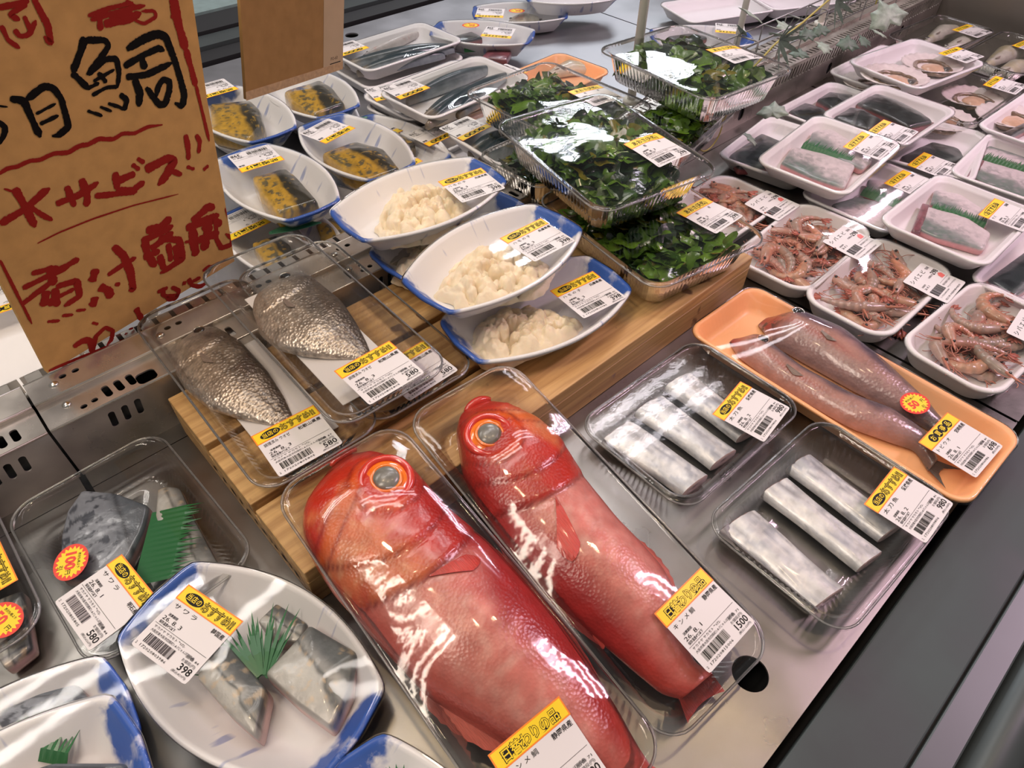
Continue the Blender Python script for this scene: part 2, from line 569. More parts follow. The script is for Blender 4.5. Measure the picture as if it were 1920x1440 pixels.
def tray_part(ty, root):
    L, W, H = DIM[ty]
    if ty not in TRAYMESH:
        if ty[:5] == 'clear':
            prof = [(0.0, H - .003, 0), (0.0, H - .0005, 0), (.0015, H + .0008, 0), (.005, H + .0008, 0), (.0065, H - .001, 0), (.009, H - .0025, 0), (.0105, H - .006, .4),
                    (.015, H * .45, 1), (.019, .004, 1), (.022, .0012, .5), (.027, .0006, 0), (.030, .0022, 0), (.034, .0022, 0), (.037, .0006, 0)]
            V, F = rings_mesh(ty, 420, prof, 0.0003 if ty in ('clearW', 'clearV') else 0.0006, 0.0075)
            mat = CLEAR
        else:
            if ty == 'boat':
                prof = [(.034, 0, 0), (.026, .002, 0), (.005, H - .006, 0), (.0, H - .003, 0), (.0008, H, 0), (.004, H, 0), (.006, H - .003, 0), (.016, H * .55, 0), (.026, .006, 0), (.033, .0035, 0)]
            elif ty == 'orange':
                prof = [(.016, 0, 0), (.012, .002, 0), (.004, H - .004, 0), (.0, H - .003, 0), (.0008, H, 0), (.004, H, 0), (.0055, H - .002, 0), (.008, H - .005, .3), (.013, .009, 1), (.017, .0045, .3), (.021, .0035, 0)]
            elif ty == 'foamS':
                prof = [(.014, 0, 0), (.010, .002, 0), (.002, H - .005, 0), (.0, H - .003, 0), (.0012, H, 0), (.005, H, 0), (.0065, H - .002, 0), (.013, H * .45, 0), (.017, .006, 0), (.023, .0035, 0)]
            else:
                prof = [(.018, 0, 0), (.014, .002, 0), (.004, H - .006, 0), (.001, H - .004, 0), (.0, H - .002, 0), (.001, H, 0), (.005, H, 0), (.006, H - .003, 0), (.009, H - .003, 0), (.0105, H - .006, 0), (.016, .007, 0), (.022, .0035, 0)]
            V, F = rings_mesh(ty, 240 if ty == 'orange' else 110, prof, 0.0006, 0.008)
            nb = 240 if ty == 'orange' else 110
            F.append(tuple(range(nb))[::-1])
            mat = {'boat': BOAT, 'orange': ORANGE}.get(ty, FOAM)
        o = mk('tray', V, F, mat, root)
        TRAYMESH[ty] = o.data
        return o
    o = bpy.data.objects.new('tray', TRAYMESH[ty])
    col.objects.link(o)
    o.parent = root
    return o

RIMMESH = {}
def rim_part(ty, root):
    """rolled outer edge of a clear tray"""
    if ty not in RIMMESH:
        p = outline(ty, 140)
        m = MB()
        H = DIM[ty][2]
        pts = [(x, y, H - .0006) for x, y in np.vstack([p, p[:2]])]
        m.tube(pts, .0011, 8, 0, False)
        RIMMESH[ty] = m.obj('rim', CLEARRIM, root).data
        return
    o = bpy.data.objects.new('rim', RIMMESH[ty])
    col.objects.link(o)
    o.parent = root

# ------------------------------------------------------------------ film stretched over rim and contents
class Film:
    def __init__(s, ty, obst):
        L, W, H = DIM[ty]
        s.L, s.W, s.H = L, W, H
        s.nx, s.ny = 56, int(max(24, 56 * W / L))
        xs = np.linspace(-L / 2, L / 2, s.nx)
        ys = np.linspace(-W / 2, W / 2, s.ny)
        X, Y = np.meshgrid(xs, ys, indexing='ij')
        ob = np.full((s.nx, s.ny), -1.0)
        if len(obst):
            o = np.asarray(obst)
            i = np.clip(np.round((o[:, 0] + L / 2) / L * (s.nx - 1)).astype(int), 0, s.nx - 1)
            j = np.clip(np.round((o[:, 1] + W / 2) / W * (s.ny - 1)).astype(int), 0, s.ny - 1)
            np.maximum.at(ob, (i, j), o[:, 2] + 0.0012)
        if ty == 'boat':
            e = 0.037 + (W / 2 - 0.037) * (1 - (2 * X / L) ** 2)
            inside = (np.abs(Y) < e - .004) & (np.abs(X) < L / 2 - .003)
        else:
            inside = (np.abs(X) < L / 2 - .005) & (np.abs(Y) < W / 2 - .005)
        ob[~inside] = -1
        u = np.full((s.nx, s.ny), H + .0008)
        u = np.maximum(u, ob)
        for it in range(260):
            a = u.copy()
            a[1:-1, 1:-1] = 0.25 * (u[2:, 1:-1] + u[:-2, 1:-1] + u[1:-1, 2:] + u[1:-1, :-2])
            u = np.where(inside, np.maximum(a, ob), H + .0008)
        for it in range(3):
            a = u.copy()
            a[1:-1, 1:-1] = 0.25 * (u[2:, 1:-1] + u[:-2, 1:-1] + u[1:-1, 2:] + u[1:-1, :-2])
            u = np.where(inside, np.maximum(a, u - .0004), H + .0008)
        s.u = u
    def z(s, x, y):
        x = np.asarray(x, float)
        y = np.asarray(y, float)
        fx = np.clip((x + s.L / 2) / s.L * (s.nx - 1), 0, s.nx - 1.001)
        fy = np.clip((y + s.W / 2) / s.W * (s.ny - 1), 0, s.ny - 1.001)
        i, j = fx.astype(int), fy.astype(int)
        a, b = fx - i, fy - j
        u = s.u
        return (1 - a) * (1 - b) * u[i, j] + a * (1 - b) * u[i + 1, j] + (1 - a) * b * u[i, j + 1] + a * b * u[i + 1, j + 1]

def film_part(ty, film, root, mat):
    n = 96
    L, W, H = DIM[ty]
    p = outline(ty, n)
    sc = [1.0, .985, .96, .93, .89, .84, .78, .71, .63, .55, .46, .37, .28, .19, .10]
    V = [np.c_[p * 1.004, np.full(n, H - .006)], np.c_[p * 1.006, np.full(n, H - .001)]]
    for s_ in sc:
        q = p * s_
        V.append(np.c_[q, film.z(q[:, 0], q[:, 1]) if s_ < 1 else np.full(n, H + .0009)])
    k = len(V)
    V = np.vstack(V + [np.array([[0, 0, film.z(0, 0)]])])
    F = []
    for i in range(k - 1):
        for j in range(n):
            F.append((i * n + j, i * n + (j + 1) % n, (i + 1) * n + (j + 1) % n, (i + 1) * n + j))
    for j in range(n):
        F.append(((k - 1) * n + j, (k - 1) * n + (j + 1) % n, k * n))
    return mk('film', V, F, mat, root)

# ------------------------------------------------------------------ printed labels
TXT = {}
def text_mesh(body, size, off=0.0, bold=False):
    key = (body, size, off)
    if key in TXT:
        return TXT[key]
    cu = bpy.data.curves.new('t', 'FONT')
    cu.body = body
    cu.size = size
    cu.resolution_u = 1 if size < 3.0 else 2
    cu.offset = off
    cu.fill_mode = 'FRONT'
    o = bpy.data.objects.new('t', cu)
    col.objects.link(o)
    dg = bpy.context.evaluated_depsgraph_get()
    me = bpy.data.meshes.new_from_object(o.evaluated_get(dg))
    n = len(me.vertices)
    v = np.zeros(n * 3)
    me.vertices.foreach_get('co', v)
    v = v.reshape(-1, 3)[:, :2]
    f = [tuple(p.vertices) for p in me.polygons]
    bpy.data.objects.remove(o)
    bpy.data.meshes.remove(me)
    bpy.data.curves.remove(cu)
    TXT[key] = (v, f)
    return v, f

class Flat:
    """2D print in millimetres; layers: (verts, faces, material, dz)"""
    def __init__(s):
        s.v, s.f, s.m = [], [], []
    def poly(s, pts, m, dz):
        b = len(s.v)
        s.v += [(x, y, dz) for x, y in pts]
        s.f.append(tuple(range(b, b + len(pts))))
        s.m.append(m)
    def rect(s, x0, x1, y0, y1, m, dz, nx=1, ny=1):
        for i in range(nx):
            for j in range(ny):
                a, b = x0 + (x1 - x0) * i / nx, x0 + (x1 - x0) * (i + 1) / nx
                c, d = y0 + (y1 - y0) * j / ny, y0 + (y1 - y0) * (j + 1) / ny
                s.poly([(a, c), (b, c), (b, d), (a, d)], m, dz)
    def text(s, body, x, y, size, m=0, dz=.55, off=0.0, width=None, align='L', sy=1.0):
        v, f = text_mesh(body, size, off)
        if not len(v):
            return
        lo, hi = v[:, 0].min(), v[:, 0].max()
        k = 1.0 if width is None else width / (hi - lo)
        sh = {'L': -lo, 'C': -(lo + hi) / 2, 'R': -hi}[align]
        b = len(s.v)
        s.v += [(x + (p[0] + sh) * k, y + p[1] * sy, dz) for p in v]
        s.f += [tuple(i + b for i in q) for q in f]
        s.m += [m] * len(f)

LAB = {
    'alfon': dict(banner='plain', btext='日替わりの品', name='キ ン メ 鯛', origin='静岡県産', date='26. 8. 1', no='71', price='1500', tax='(税込1,620円)', code='172020815006'),
    'belt': dict(banner='rec', name='太 刀 魚', origin='愛媛県産', date='26. 8. 2', no='86', price='980', tax='(税込1,058円)', code='172020809806'),
    'sawK': dict(banner='rec', name='サ ワ ラ', origin='韓国産', date='26. 8. 3', no='84', price='398', tax='(税込429円)', code='172020803986'),
    'sawA': dict(banner='rec', name='サ ワ ラ', origin='明石産', date='26. 8. 1', no='84', price='580', tax='(税込626円)', code='172020805805'),
    'bream': dict(banner='rec', name='調理済み ウオゼ', origin='和歌山県産', date='26. 8. 3', no='87', price='580', tax='(税込626円)', code='172020805805'),
    'roe': dict(banner='rec', name='ハ モ の 子', origin='兵庫県産', date='26. 8. 3', no='85', price='398', tax='(税込429円)', code='172020803986'),
    'flying': dict(banner='beads', btext='お買得品', name='ト ビ ウ オ', origin='宮崎県産', date='26. 8. 1', no='80', price='698', tax='(税込753円)', code='172020806986'),
    'aosa': dict(banner='aosa', btext='あおさ(天然)', name='瓶', origin='産', date='26. 8. 3', no='90', price='298', tax='(税込321円)', code='172020802989'),
    'saba': dict(banner='oval', btext='おすすめ品', name='サ バ', origin='国産', date='26. 8. 3', no='82', price='398', tax='(税込429円)', code='172020803986'),
    'scal': dict(banner='oval', btext='おすすめ品', name='ホタテ', origin='国産', date='26. 8. 3', no='83', price='398', tax='(税込429円)', code='172020803986'),
    'miso': dict(banner='miso', btext='味噌漬け', name='サ ワ ラ', origin='国産', date='26. 8. 3', no='88', price='398', tax='(税込429円)', code='172020803986'),
    'sard': dict(banner='beads', btext='お買得品', name='イ ワ シ', origin='国産', date='26. 8. 3', no='81', price='298', tax='(税込321円)', code='172020802989'),
    'deal': dict(banner='miso', btext='当店のおすすめ', name='サ バ', origin='国産', date='26. 8. 3', no='81', price='298', tax='(税込321円)', code='172020802989'),
}
def ell(cx, cy, rx, ry, n=28):
    return [(cx + rx * math.cos(2 * math.pi * k / n), cy + ry * math.sin(2 * math.pi * k / n)) for k in range(n)]

def barcode(F, x0, x1, y0, y1, seed):
    rnd = random.Random(seed)
    x = x0
    while x < x1 - .3:
        wd = rnd.choice((.3, .3, .6, .9))
        F.rect(x, min(x + wd, x1), y0, y1, 0, .5, 1, 3)
        x += wd + rnd.choice((.3, .3, .6, .6))

def build_label(kind):
    """paper, banner and print layers of one price label, 60 x 56 mm, centre at origin"""
    W2, T, B = 30.0, 28.0, -28.0
    pr, ba = Flat(), Flat()
    if kind == 'shrimp':
        pr.text('シ バ エ ビ', -25, 16, 7, width=38)
        pr.text('国産', 19, 17, 4)
        pr.text('298', 15, 6, 8, off=.12, width=13, sy=1.1)
        pr.text('お値段(円)', 2, 7, 3)
        barcode(pr, -24, 0, -15, -4, 7)
        pr.text('2 172020802989', -24, -19, 2.6, width=25)
        pr.text('26. 8. 3', -24, 0, 4)
        pr.text('消費期限', -24, 4.5, 2.6)
        pr.rect(4, 28, -6, -5.7, 0, .5, 6, 1)
        pr.text('加工地 大阪府東大阪市', -24, -25, 2.6, width=44)
        pr.text('保存温度4℃以下', 3, -11, 2.8, width=22)
        pr.text('サカナヤ サカモト', 3, -17, 2.8, width=24)
        pr.poly([(17, -3.5), (25, -4), (27, 2), (23, 5), (18, 2)], 3, .6)
        return pr, None
    d = LAB[kind]
    bt = T - 12.7
    ba.rect(-W2 - .6, W2 + .6, bt - .5, T + .6, 1, .3, 20, 4)
    ba.rect(-W2 + .5, W2 - .5, bt + .5, T - .5, 0, .4, 20, 4)
    st = d['banner']
    if st == 'rec':
        pr.poly(ell(-15.5, bt + 6.1, 9.2, 4.5), 0, .55)
        pr.text('当店の', -15.5, bt + 4.0, 5.6, 1, .75, .06, 14.5, 'C', 1.05)
        pr.text('おすすめ!!', 10.5, bt + 2.8, 9.0, 0, .55, .55, 33.5, 'C', 1.0)
        pr.text('おすすめ!!', 10.5, bt + 2.8, 9.0, 1, .75, -.02, 32.5, 'C', 1.0)
        pr.text('おすすめ!!', 10.5, bt + 2.8, 9.0, 0, .85, -.24, 32.0, 'C', 1.0)
    elif st == 'plain':
        pr.poly([(-24, bt + 6), (-20, bt + 3.0), (-8, bt + 1.6), (10, bt + 1.6), (24, bt + 4), (24, bt + 5.5), (10, bt + 7), (-8, bt + 7), (-20, bt + 9)], 0, .5)
        pr.text(d['btext'], 0, bt + 2.6, 9.0, 0, .6, .5, 47, 'C')
        pr.text(d['btext'], 0, bt + 2.6, 9.0, 1, .75, .12, 46, 'C')
    elif st == 'beads':
        for k, ch in enumerate(d['btext']):
            pr.poly(ell(-14 + 9.6 * k, bt + 6.1, 5.4, 4.6), 0, .55)
            pr.text(ch, -14 + 9.6 * k, bt + 3.6, 6.6, 1, .75, .08, None, 'C')
    elif st == 'oval':
        pr.poly(ell(-3, bt + 6.1, 22, 4.9), 0, .5)
        pr.poly(ell(-3, bt + 6.1, 21.2, 4.2), 1, .58)
        pr.text(d['btext'], -1, bt + 3.4, 7.2, 0, .7, .2, 38, 'C')
    elif st == 'aosa':
        pr.text(d['btext'], 0, bt + 2.8, 8.6, 0, .6, .12, 44, 'C')
    else:
        pr.text(d['btext'], 0, bt + 2.6, 9.0, 0, .6, .2, 46, 'C')
    big = 4.4
    if kind == 'aosa':
        pr.text(d['name'], -14, bt - 6, big)
        pr.text(d['origin'], 12, bt - 6, big)
    else:
        pr.text(d['name'], -26, bt - 6, big, width=24 if len(d['name']) > 4 else None)
        pr.text(d['origin'], 28, bt - 6, big, off=.05, align='R')
    y0 = bt - 14
    pr.text('消費期限', -24, y0 + 1, 2.5, off=.03)
    pr.text(d['date'], -26, y0 - 3.2, 4.6, width=20)
    pr.text('保存温度4℃以下', -26, y0 - 6.3, 2.7, off=.03, width=17)
    pr.rect(-28, 28, y0 - 7.7, y0 - 7.45, 0, .5, 12, 1)
    pr.text('サカナヤ サカモト ℡072-', -26, y0 - 10.8, 2.5, width=34)
    pr.text('大阪府東大阪市四條町1-8-7じゃんぼ四條内', -26, y0 - 14.0, 2.5, width=47)
    barcode(pr, -24, 5, y0 - 23, y0 - 15.5, hash(kind) % 97 if False else sum(map(ord, kind)))
    pr.text('2', -28, y0 - 26.6, 2.9)
    pr.text(d['code'], -23.5, y0 - 26.6, 2.9, width=28)
    pr.text('品番 ' + d['no'], 14, y0 - 14.8, 2.5, width=13)
    pr.text('お値段(円)', 13, y0 - 18.2, 2.7, width=14)
    pr.text(d['price'], 27.5, y0 - 24.4, 7.2, off=.10, width=14 if len(d['price']) > 3 else 12.5, align='R', sy=1.05)
    pr.text(d['tax'], 12, y0 - 27.2, 2.2, width=15)
    return pr, ba
LABCACHE = {}

def place_flat(F, cx, cy, ang, film, scale=0.001, lift=0.0):
    v = np.asarray(F.v, float)
    c, s_ = math.cos(math.radians(ang)), math.sin(math.radians(ang))
    x = cx + (v[:, 0] * c - v[:, 1] * s_) * scale
    y = cy + (v[:, 0] * s_ + v[:, 1] * c) * scale
    z = film.z(x, y) + v[:, 2] * .001 * .6 + .0004 + lift
    return np.c_[x, y, z]

def label_part(lab, film, root):
    kind, cx, cy, ang = lab
    if kind not in LABCACHE:
        LABCACHE[kind] = build_label(kind)
    pr, ba = LABCACHE[kind]
    pa = Flat()
    nx, ny, r = 20, 18, 2.2
    xs, ys = np.linspace(-30, 30, nx + 1), np.linspace(-28, 28, ny + 1)
    idx = {}
    for i, x in enumerate(xs):
        for j, y in enumerate(ys):
            xx, yy = x, y
            if abs(x) == 30 and abs(y) == 28:
                xx, yy = x * .978, y * .976
            idx[i, j] = len(pa.v)
            pa.v.append((xx, yy, 0.1))
    for i in range(nx):
        for j in range(ny):
            pa.f.append((idx[i, j], idx[i + 1, j], idx[i + 1, j + 1], idx[i, j + 1]))
            pa.m.append(0)
    p = mk('price_label', place_flat(pa, cx, cy, ang, film), pa.f, PAPER, root)
    if ba:
        mk('banner', place_flat(ba, cx, cy, ang, film), ba.f, [YEL, ORA], p, True, ba.m)
    mk('print', place_flat(pr, cx, cy, ang, film), pr.f, [INK, YEL, ORA, PINKRED], p, False, pr.m)
    return p

def sticker_part(st, film, root):
    kind, cx, cy, ang = st
    F = Flat()
    R0 = ell(0, 0, 17.5, 13.5, 40)
    F.v.append((0, 0, .9))
    F.v += [(x, y, .9) for x, y in R0]
    F.f += [(0, 1 + k, 1 + (k + 1) % 40) for k in range(40)]
    F.m += [0] * 40
    S_ = []
    for k in range(40):
        a = 2 * math.pi * k / 40
        q = 1.0 if k % 2 else .80
        S_.append((15.6 * q * math.cos(a), 12.0 * q * math.sin(a)))
    b = len(F.v)
    F.v.append((0, 0, 1.0))
    F.v += [(x, y, 1.0) for x, y in S_]
    F.f += [(b, b + 1 + k, b + 1 + (k + 1) % 40) for k in range(40)]
    F.m += [1] * 40
    s = mk('discount_sticker', place_flat(F, cx, cy, ang, film), F.f, [RED, YEL], root, True, F.m)
    P_ = Flat()
    P_.text('表示価格より', 0, 5.2, 2.6, 0, 1.15, .03, 15, 'C')
    P_.text(kind, -3 if len(kind) < 3 else -1, -4.2, 10.5, 1, 1.2, .5, 12 if len(kind) < 3 else 17, 'C', 1.05)
    P_.text('円', 9.5, -3.2, 4.6, 0, 1.15, .05, None, 'C')
    P_.text('引', 3.5, -9.6, 4.6, 0, 1.15, .05, None, 'C')
    mk('print', place_flat(P_, cx, cy, ang, film), P_.f, [INK, RED], s, False, P_.m)
    return s

# measured layout of the packs (metres, degrees; outlines in millimetres in each pack's own frame)
PACKS = {'T1': {'ty': 'clearS',
        'loc': [0.4452, 0.2044, 0.0305],
        'rot': [0, 0, -1.15],
        'lab': ('belt', 0.0498, -0.0373, 8.0),
        'con': [('belt', [(-62.4, 43.9), (-53.3, -50.2)], 56), ('belt', [(-9.7, 46.4), (-5.7, -49.4)], 54), ('belt', [(42.3, 48.9), (42.4, -46.1)], 50)]},
 'T2': {'ty': 'clearS',
        'loc': [0.4435, 0.0488, 0.0305],
        'rot': [0, 0, -1.89],
        'lab': ('belt', 0.0617, -0.0413, 3.1),
        'con': [('belt', [(-60.2, 53.7), (-61.9, -41.9)], 58), ('belt', [(-1.3, 53.7), (-1.2, -46.9)], 46), ('belt', [(43.1, 55.0), (41.2, -44.3)], 46)]},
 'K1': {'ty': 'clearK',
        'loc': [0.1278, 0.1948, 0.06],
        'rot': [0, 9, -92.51],
        'lab': ('alfon', 0.1216, -0.0127, 87.1),
        'con': [('alfon',
                 [(-178.1, 10.3), (-157.3, 29.7), (-125.7, 47.3), (-80.6, 48.6), (-33.0, 59.8), (11.8, 62.3), (52.7, 63.1), (88.7, 60.6), (122.7, 55.4), (152.2, 50.3),
                  (172.2, 48.5)],
                 [(-178.1, 10.3), (-160.6, -21.1), (-142.5, -48.0), (-122.7, -58.8), (-99.7, -61.7), (-70.8, -62.5), (-36.6, -58.1), (-1.2, -53.5), (32.5, -49.1), (61.6, -37.8),
                  (97.2, -23.1), (135.2, -7.1), (177.0, 24.2)],
                 'dorsR'),
                ('pt', [(-116.0, 16.9), (-28.3, -5.7), (-15.8, 38.6)])]},
 'K2': {'ty': 'clearK',
        'loc': [0.2521, 0.1865, 0.06],
        'rot': [0, 9, -93.89],
        'lab': ('alfon', 0.1212, 0.0274, 93.3),
        'con': [('alfon',
                 [(-155.8, 17.4), (-150.8, -10.1), (-135.7, -24.6), (-98.7, -44.3), (-56.0, -54.8), (-11.6, -58.2), (41.9, -52.1), (72.5, -45.5), (107.3, -38.6), (139.4, -30.6),
                  (158.1, -15.2)],
                 [(-155.8, 17.4), (-129.2, 32.2), (-99.4, 43.8), (-68.6, 47.1), (-28.8, 41.2), (16.4, 37.8), (41.5, 39.1), (70.3, 38.8), (86.7, 34.5), (111.6, 17.3), (138.7, 6.4),
                  (152.9, 12.2)],
                 'dorsL'),
                ('pt', [(-104.8, -12.1), (-25.7, -3.8), (29.0, -31.3)])]},
 'O1': {'ty': 'orange',
        'loc': [0.6103, 0.1269, 0.0281],
        'rot': [0, 0, -91.19],
        'lab': ('flying', 0.1242, 0.004, 89.0),
        'st': ('50', 0.0685, 0.0207, 82.5),
        'con': [('flying', [(-129.2, 41.2), (-94.4, 73.7), (-42.6, 82.0), (17.2, 69.2), (67.9, 53.3), (107.3, 36.0)],
                 [(-120.6, 28.6), (-88.6, 8.2), (-40.6, 9.5), (10.4, 11.4), (56.4, 16.8), (89.2, 20.7), (103.9, 19.1)]),
                ('flying', [(-128.9, -18.0), (-108.2, 5.8), (-44.6, -4.9), (18.1, -0.9), (59.8, 12.0), (95.7, 9.0), (117.1, -13.3)],
                 [(-125.0, -23.4), (-102.8, -38.9), (-61.1, -42.8), (-8.1, -42.6), (39.4, -39.1), (78.4, -24.6), (96.7, -16.2), (117.3, -30.9)])]},
 'S2': {'ty': 'foamS',
        'loc': [0.8019, 0.18, 0.0265],
        'rot': [0, 0, -0.3],
        'lab': ('shrimp', 0.0491, -0.0452, 2.6),
        'con': [('shrimp', [(-89.9, 18.0), (46.8, 56.7), (77.4, -2.3), (27.8, -46.6), (-69.1, -39.7)])]},
 'S1': {'ty': 'foamS',
        'loc': [0.8083, 0.2893, 0.0265],
        'rot': [0, 0, 2.55],
        'lab': ('shrimp', 0.0439, -0.045, -2.1),
        'con': [('shrimp', [(-69.3, 34.9), (83.5, 56.1), (80.9, -26.6), (-75.7, -37.9)])]},
 'S3': {'ty': 'foamS',
        'loc': [0.8038, 0.053, 0.0265],
        'rot': [0, 0, -3.53],
        'lab': ('shrimp', 0.0488, -0.0388, 7.5),
        'con': [('shrimp', [(-58.4, 33.2), (73.3, 26.4), (63.3, -28.8), (-65.4, -37.8)])]},
 'S0': {'ty': 'foamS',
        'loc': [0.7861, 0.4173, 0.0265],
        'rot': [0, 0, 0.77],
        'lab': ('shrimp', 0.0697, -0.0484, -0.2),
        'con': [('shrimp', [(41.1, 36.1), (90.9, 41.8), (85.6, -44.5), (26.6, -46.4)])]},
 'M1': {'ty': 'foamM',
        'loc': [0.9903, 0.3678, 0.0628],
        'rot': [0, -3, 3.09],
        'lab': ('saba', 0.0535, -0.0366, -0.7),
        'con': [('saba', [(-4.0, 56.0), (5.3, 14.7), (9.1, -39.5), (-60.9, -55.8), (-65.2, -9.6), (-59.2, 44.6)], 12),
                ('saba', [(56.3, 55.2), (79.7, 36.1), (65.7, -9.9), (36.0, -52.8), (2.4, -52.4), (5.5, -18.3), (18.5, 44.0)], 12), ('baran', [(1.6, 45.0), (5.5, -30.8)], 24)]},
 'M2': {'ty': 'foamM',
        'loc': [1.0071, 0.2915, 0.0265],
        'rot': [0, 0, 0.12],
        'lab': ('saba', 0.0565, -0.0295, -1.2),
        'con': [('saba', [(-18.2, 13.3), (-5.1, -37.7), (-72.5, -50.8), (-89.8, -8.0), (-68.0, 28.7)], 12),
                ('saba', [(41.0, 27.6), (54.8, 4.6), (45.8, -28.9), (3.6, -32.6), (1.1, 11.5)], 12), ('baran', [(-6.4, 15.1), (-1.0, -41.1)], 24)]},
 'M7': {'ty': 'foamM',
        'loc': [0.9838, 0.1684, 0.051],
        'rot': [0, 0, -0.23],
        'lab': ('saba', 0.0492, -0.0427, 1.8),
        'con': [('saba', [(3.5, 50.6), (24.7, 8.1), (5.2, -43.4), (-39.7, -51.6), (-55.1, 2.2), (-56.8, 28.7)], 12),
                ('saba', [(58.7, 57.4), (74.3, 29.9), (53.7, -22.1), (17.1, -33.0), (13.9, 4.5), (19.2, 45.0)], 12), ('baran', [(1.5, 37.4), (14.1, -30.1)], 24),
                ('sabar', [(-69.4, 30.9), (12.2, 53.2), (15.1, 43.2), (-65.9, 21.1)], 12)]},
 'M8': {'ty': 'foamM',
        'loc': [1.2328, 0.1746, 0.03],
        'rot': [0, 0, 3.26],
        'lab': ('saba', 0.0425, -0.0419, -1.8),
        'con': [('saba', [(3.0, 53.0), (10.0, -13.2), (-13.2, -46.1), (-71.7, -40.6), (-63.4, 49.0)], 12), ('saba', [(59.3, 58.6), (60.3, 2.4), (34.5, -24.3), (20.9, 54.2)], 12),
                ('baran', [(7.5, 49.4), (8.7, -18.1)], 24), ('sabar', [(-81.3, 46.2), (6.1, 56.7), (3.7, 44.6), (-81.9, 33.5)], 12)]},
 'M9': {'ty': 'foamM', 'loc': [0.985, 0.0366, 0.0265], 'rot': [0, 0, -1.7], 'con': [('sabad', [(-65.0, 55.2), (42.1, 47.8), (39.4, 3.4), (-78.0, 17.1)], 14)]},
 'M3': {'ty': 'foamM',
        'loc': [1.1809, 0.369, 0.0638],
        'rot': [0, 0, -0.84],
        'lab': ('saba', -0.0629, -0.0362, 3.2),
        'con': [('sabad', [(3.4, 59.5), (62.8, 57.7), (66.3, 24.2), (49.4, -32.5), (33.7, -59.1), (-14.9, -41.4), (-4.7, 6.6)], 16),
                ('sabad', [(-76.2, 55.8), (-18.4, 57.1), (-10.9, 37.6), (-24.2, -1.6), (-71.7, -4.1), (-75.4, 25.5)], 16),
                ('sabar', [(-12.0, -42.6), (49.4, -41.5), (45.7, -60.7), (-16.1, -53.3)], 10)]},
 'M4': {'ty': 'foamM',
        'loc': [1.224, 0.4668, 0.0265],
        'rot': [0, 0, -0.98],
        'con': [('sabad', [(11.8, 49.4), (59.8, 52.9), (83.0, 17.9), (48.9, -11.3), (2.5, 14.3)], 14),
                ('sabad', [(-64.8, 58.1), (-14.4, 57.3), (-8.4, 23.6), (-35.9, -13.0), (-85.5, 13.7)], 14)]},
 'M5': {'ty': 'foamM', 'loc': [1.0211, 0.4536, 0.0265], 'rot': [0, 0, 7.48], 'con': [('sabad', [(-67.1, 59.2), (39.3, 52.9), (31.8, 7.1), (-65.1, -5.4), (-95.0, 29.4)], 14)]},
 'M6': {'ty': 'foamM',
        'loc': [1.2149, 0.2927, 0.0265],
        'rot': [0, 0, 14.16],
        'lab': ('saba', -0.0759, -0.0097, -13.5),
        'con': [('sabad', [(-57.0, 39.6), (26.3, 6.0), (25.3, -34.8), (-1.8, -48.3), (-58.9, -24.2), (-79.5, 27.1)], 14)]},
 'C1': {'ty': 'foamC',
        'loc': [1.4303, 0.4376, 0.06],
        'rot': [0, 0, -8.76],
        'lab': ('scal', 0.0984, -0.0274, -0.6),
        'con': [('scallop', [(-72.3, -10.0), (-35.3, 41.2)], 62), ('scallop', [(36.2, -13.4), (78.7, 32.8)], 56)]},
 'C2': {'ty': 'foamC', 'loc': [1.4409, 0.48, 0.0326], 'rot': [0, 0, -0.9], 'con': [('scallop', [(-68.9, -3.0), (-25.9, 41.5)], 56)]},
 'C3': {'ty': 'clearB',
        'loc': [1.4151, 0.3369, 0.0353],
        'rot': [0, 0, -1.52],
        'lab': ('scal', 0.1014, -0.0332, 1.8),
        'con': [('scallop', [(-97.2, -11.1), (-55.6, 22.5)], 64), ('scallop', [(35.9, -11.5), (72.0, 18.6)], 56)]},
 'C4': {'ty': 'foamC',
        'loc': [1.4171, 0.1945, 0.0356],
        'rot': [0, 0, -1.7],
        'con': [('scallop', [(-8.1, 48.4), (39.9, 76.5)], 62), ('sabad', [(-82.1, 39.2), (-9.8, 29.2), (-23.7, 15.3), (-100.7, 23.2)], 12)]},
 'B1': {'ty': 'clearB',
        'loc': [1.7002, 0.4963, 0.033],
        'rot': [0, 0, -4.37],
        'lab': ('scal', 0.0612, -0.0345, -3.2),
        'con': [('pale', [(-22.2, 22.4), (66.0, 42.3), (125.0, 18.4)], [(-33.8, 16.0), (35.4, 2.1), (97.9, 2.2)]),
                ('pale', [(-32.5, -21.9), (52.5, -18.5), (100.4, -46.8)], [(-43.8, -27.9), (9.9, -53.8), (74.2, -65.2)])]},
 'B2': {'ty': 'clearB',
        'loc': [1.6995, 0.3531, 0.035],
        'rot': [0, 0, -2.3],
        'lab': ('scal', 0.0564, -0.0147, -4.9),
        'con': [('pale', [(-75.5, 24.5), (35.4, 40.8), (98.7, 8.1)], [(-86.3, 19.7), (-5.8, 2.3), (63.4, -11.2)]),
                ('pale', [(-116.1, -8.8), (-20.0, -3.6), (26.5, -31.0)], [(-126.4, -13.2), (-70.4, -39.6), (-3.5, -47.8)])]},
 'W1': {'ty': 'clearW', 'loc': [0.609, 0.4887, 0.156], 'rot': [0, 3, -100.17], 'lab': ('aosa', 0.0434, 0.0472, 98.4), 'con': [('weed', 8)]},
 'W2': {'ty': 'clearW', 'loc': [0.6057, 0.405, 0.098], 'rot': [0, 0, -98.98], 'lab': ('aosa', 0.0394, 0.0625, 101.2), 'con': [('weed', 6)]},
 'W7': {'ty': 'clearV', 'loc': [0.64, 0.5988, 0.098], 'rot': [0, 0, -90.0], 'con': [('weed', 6)]},
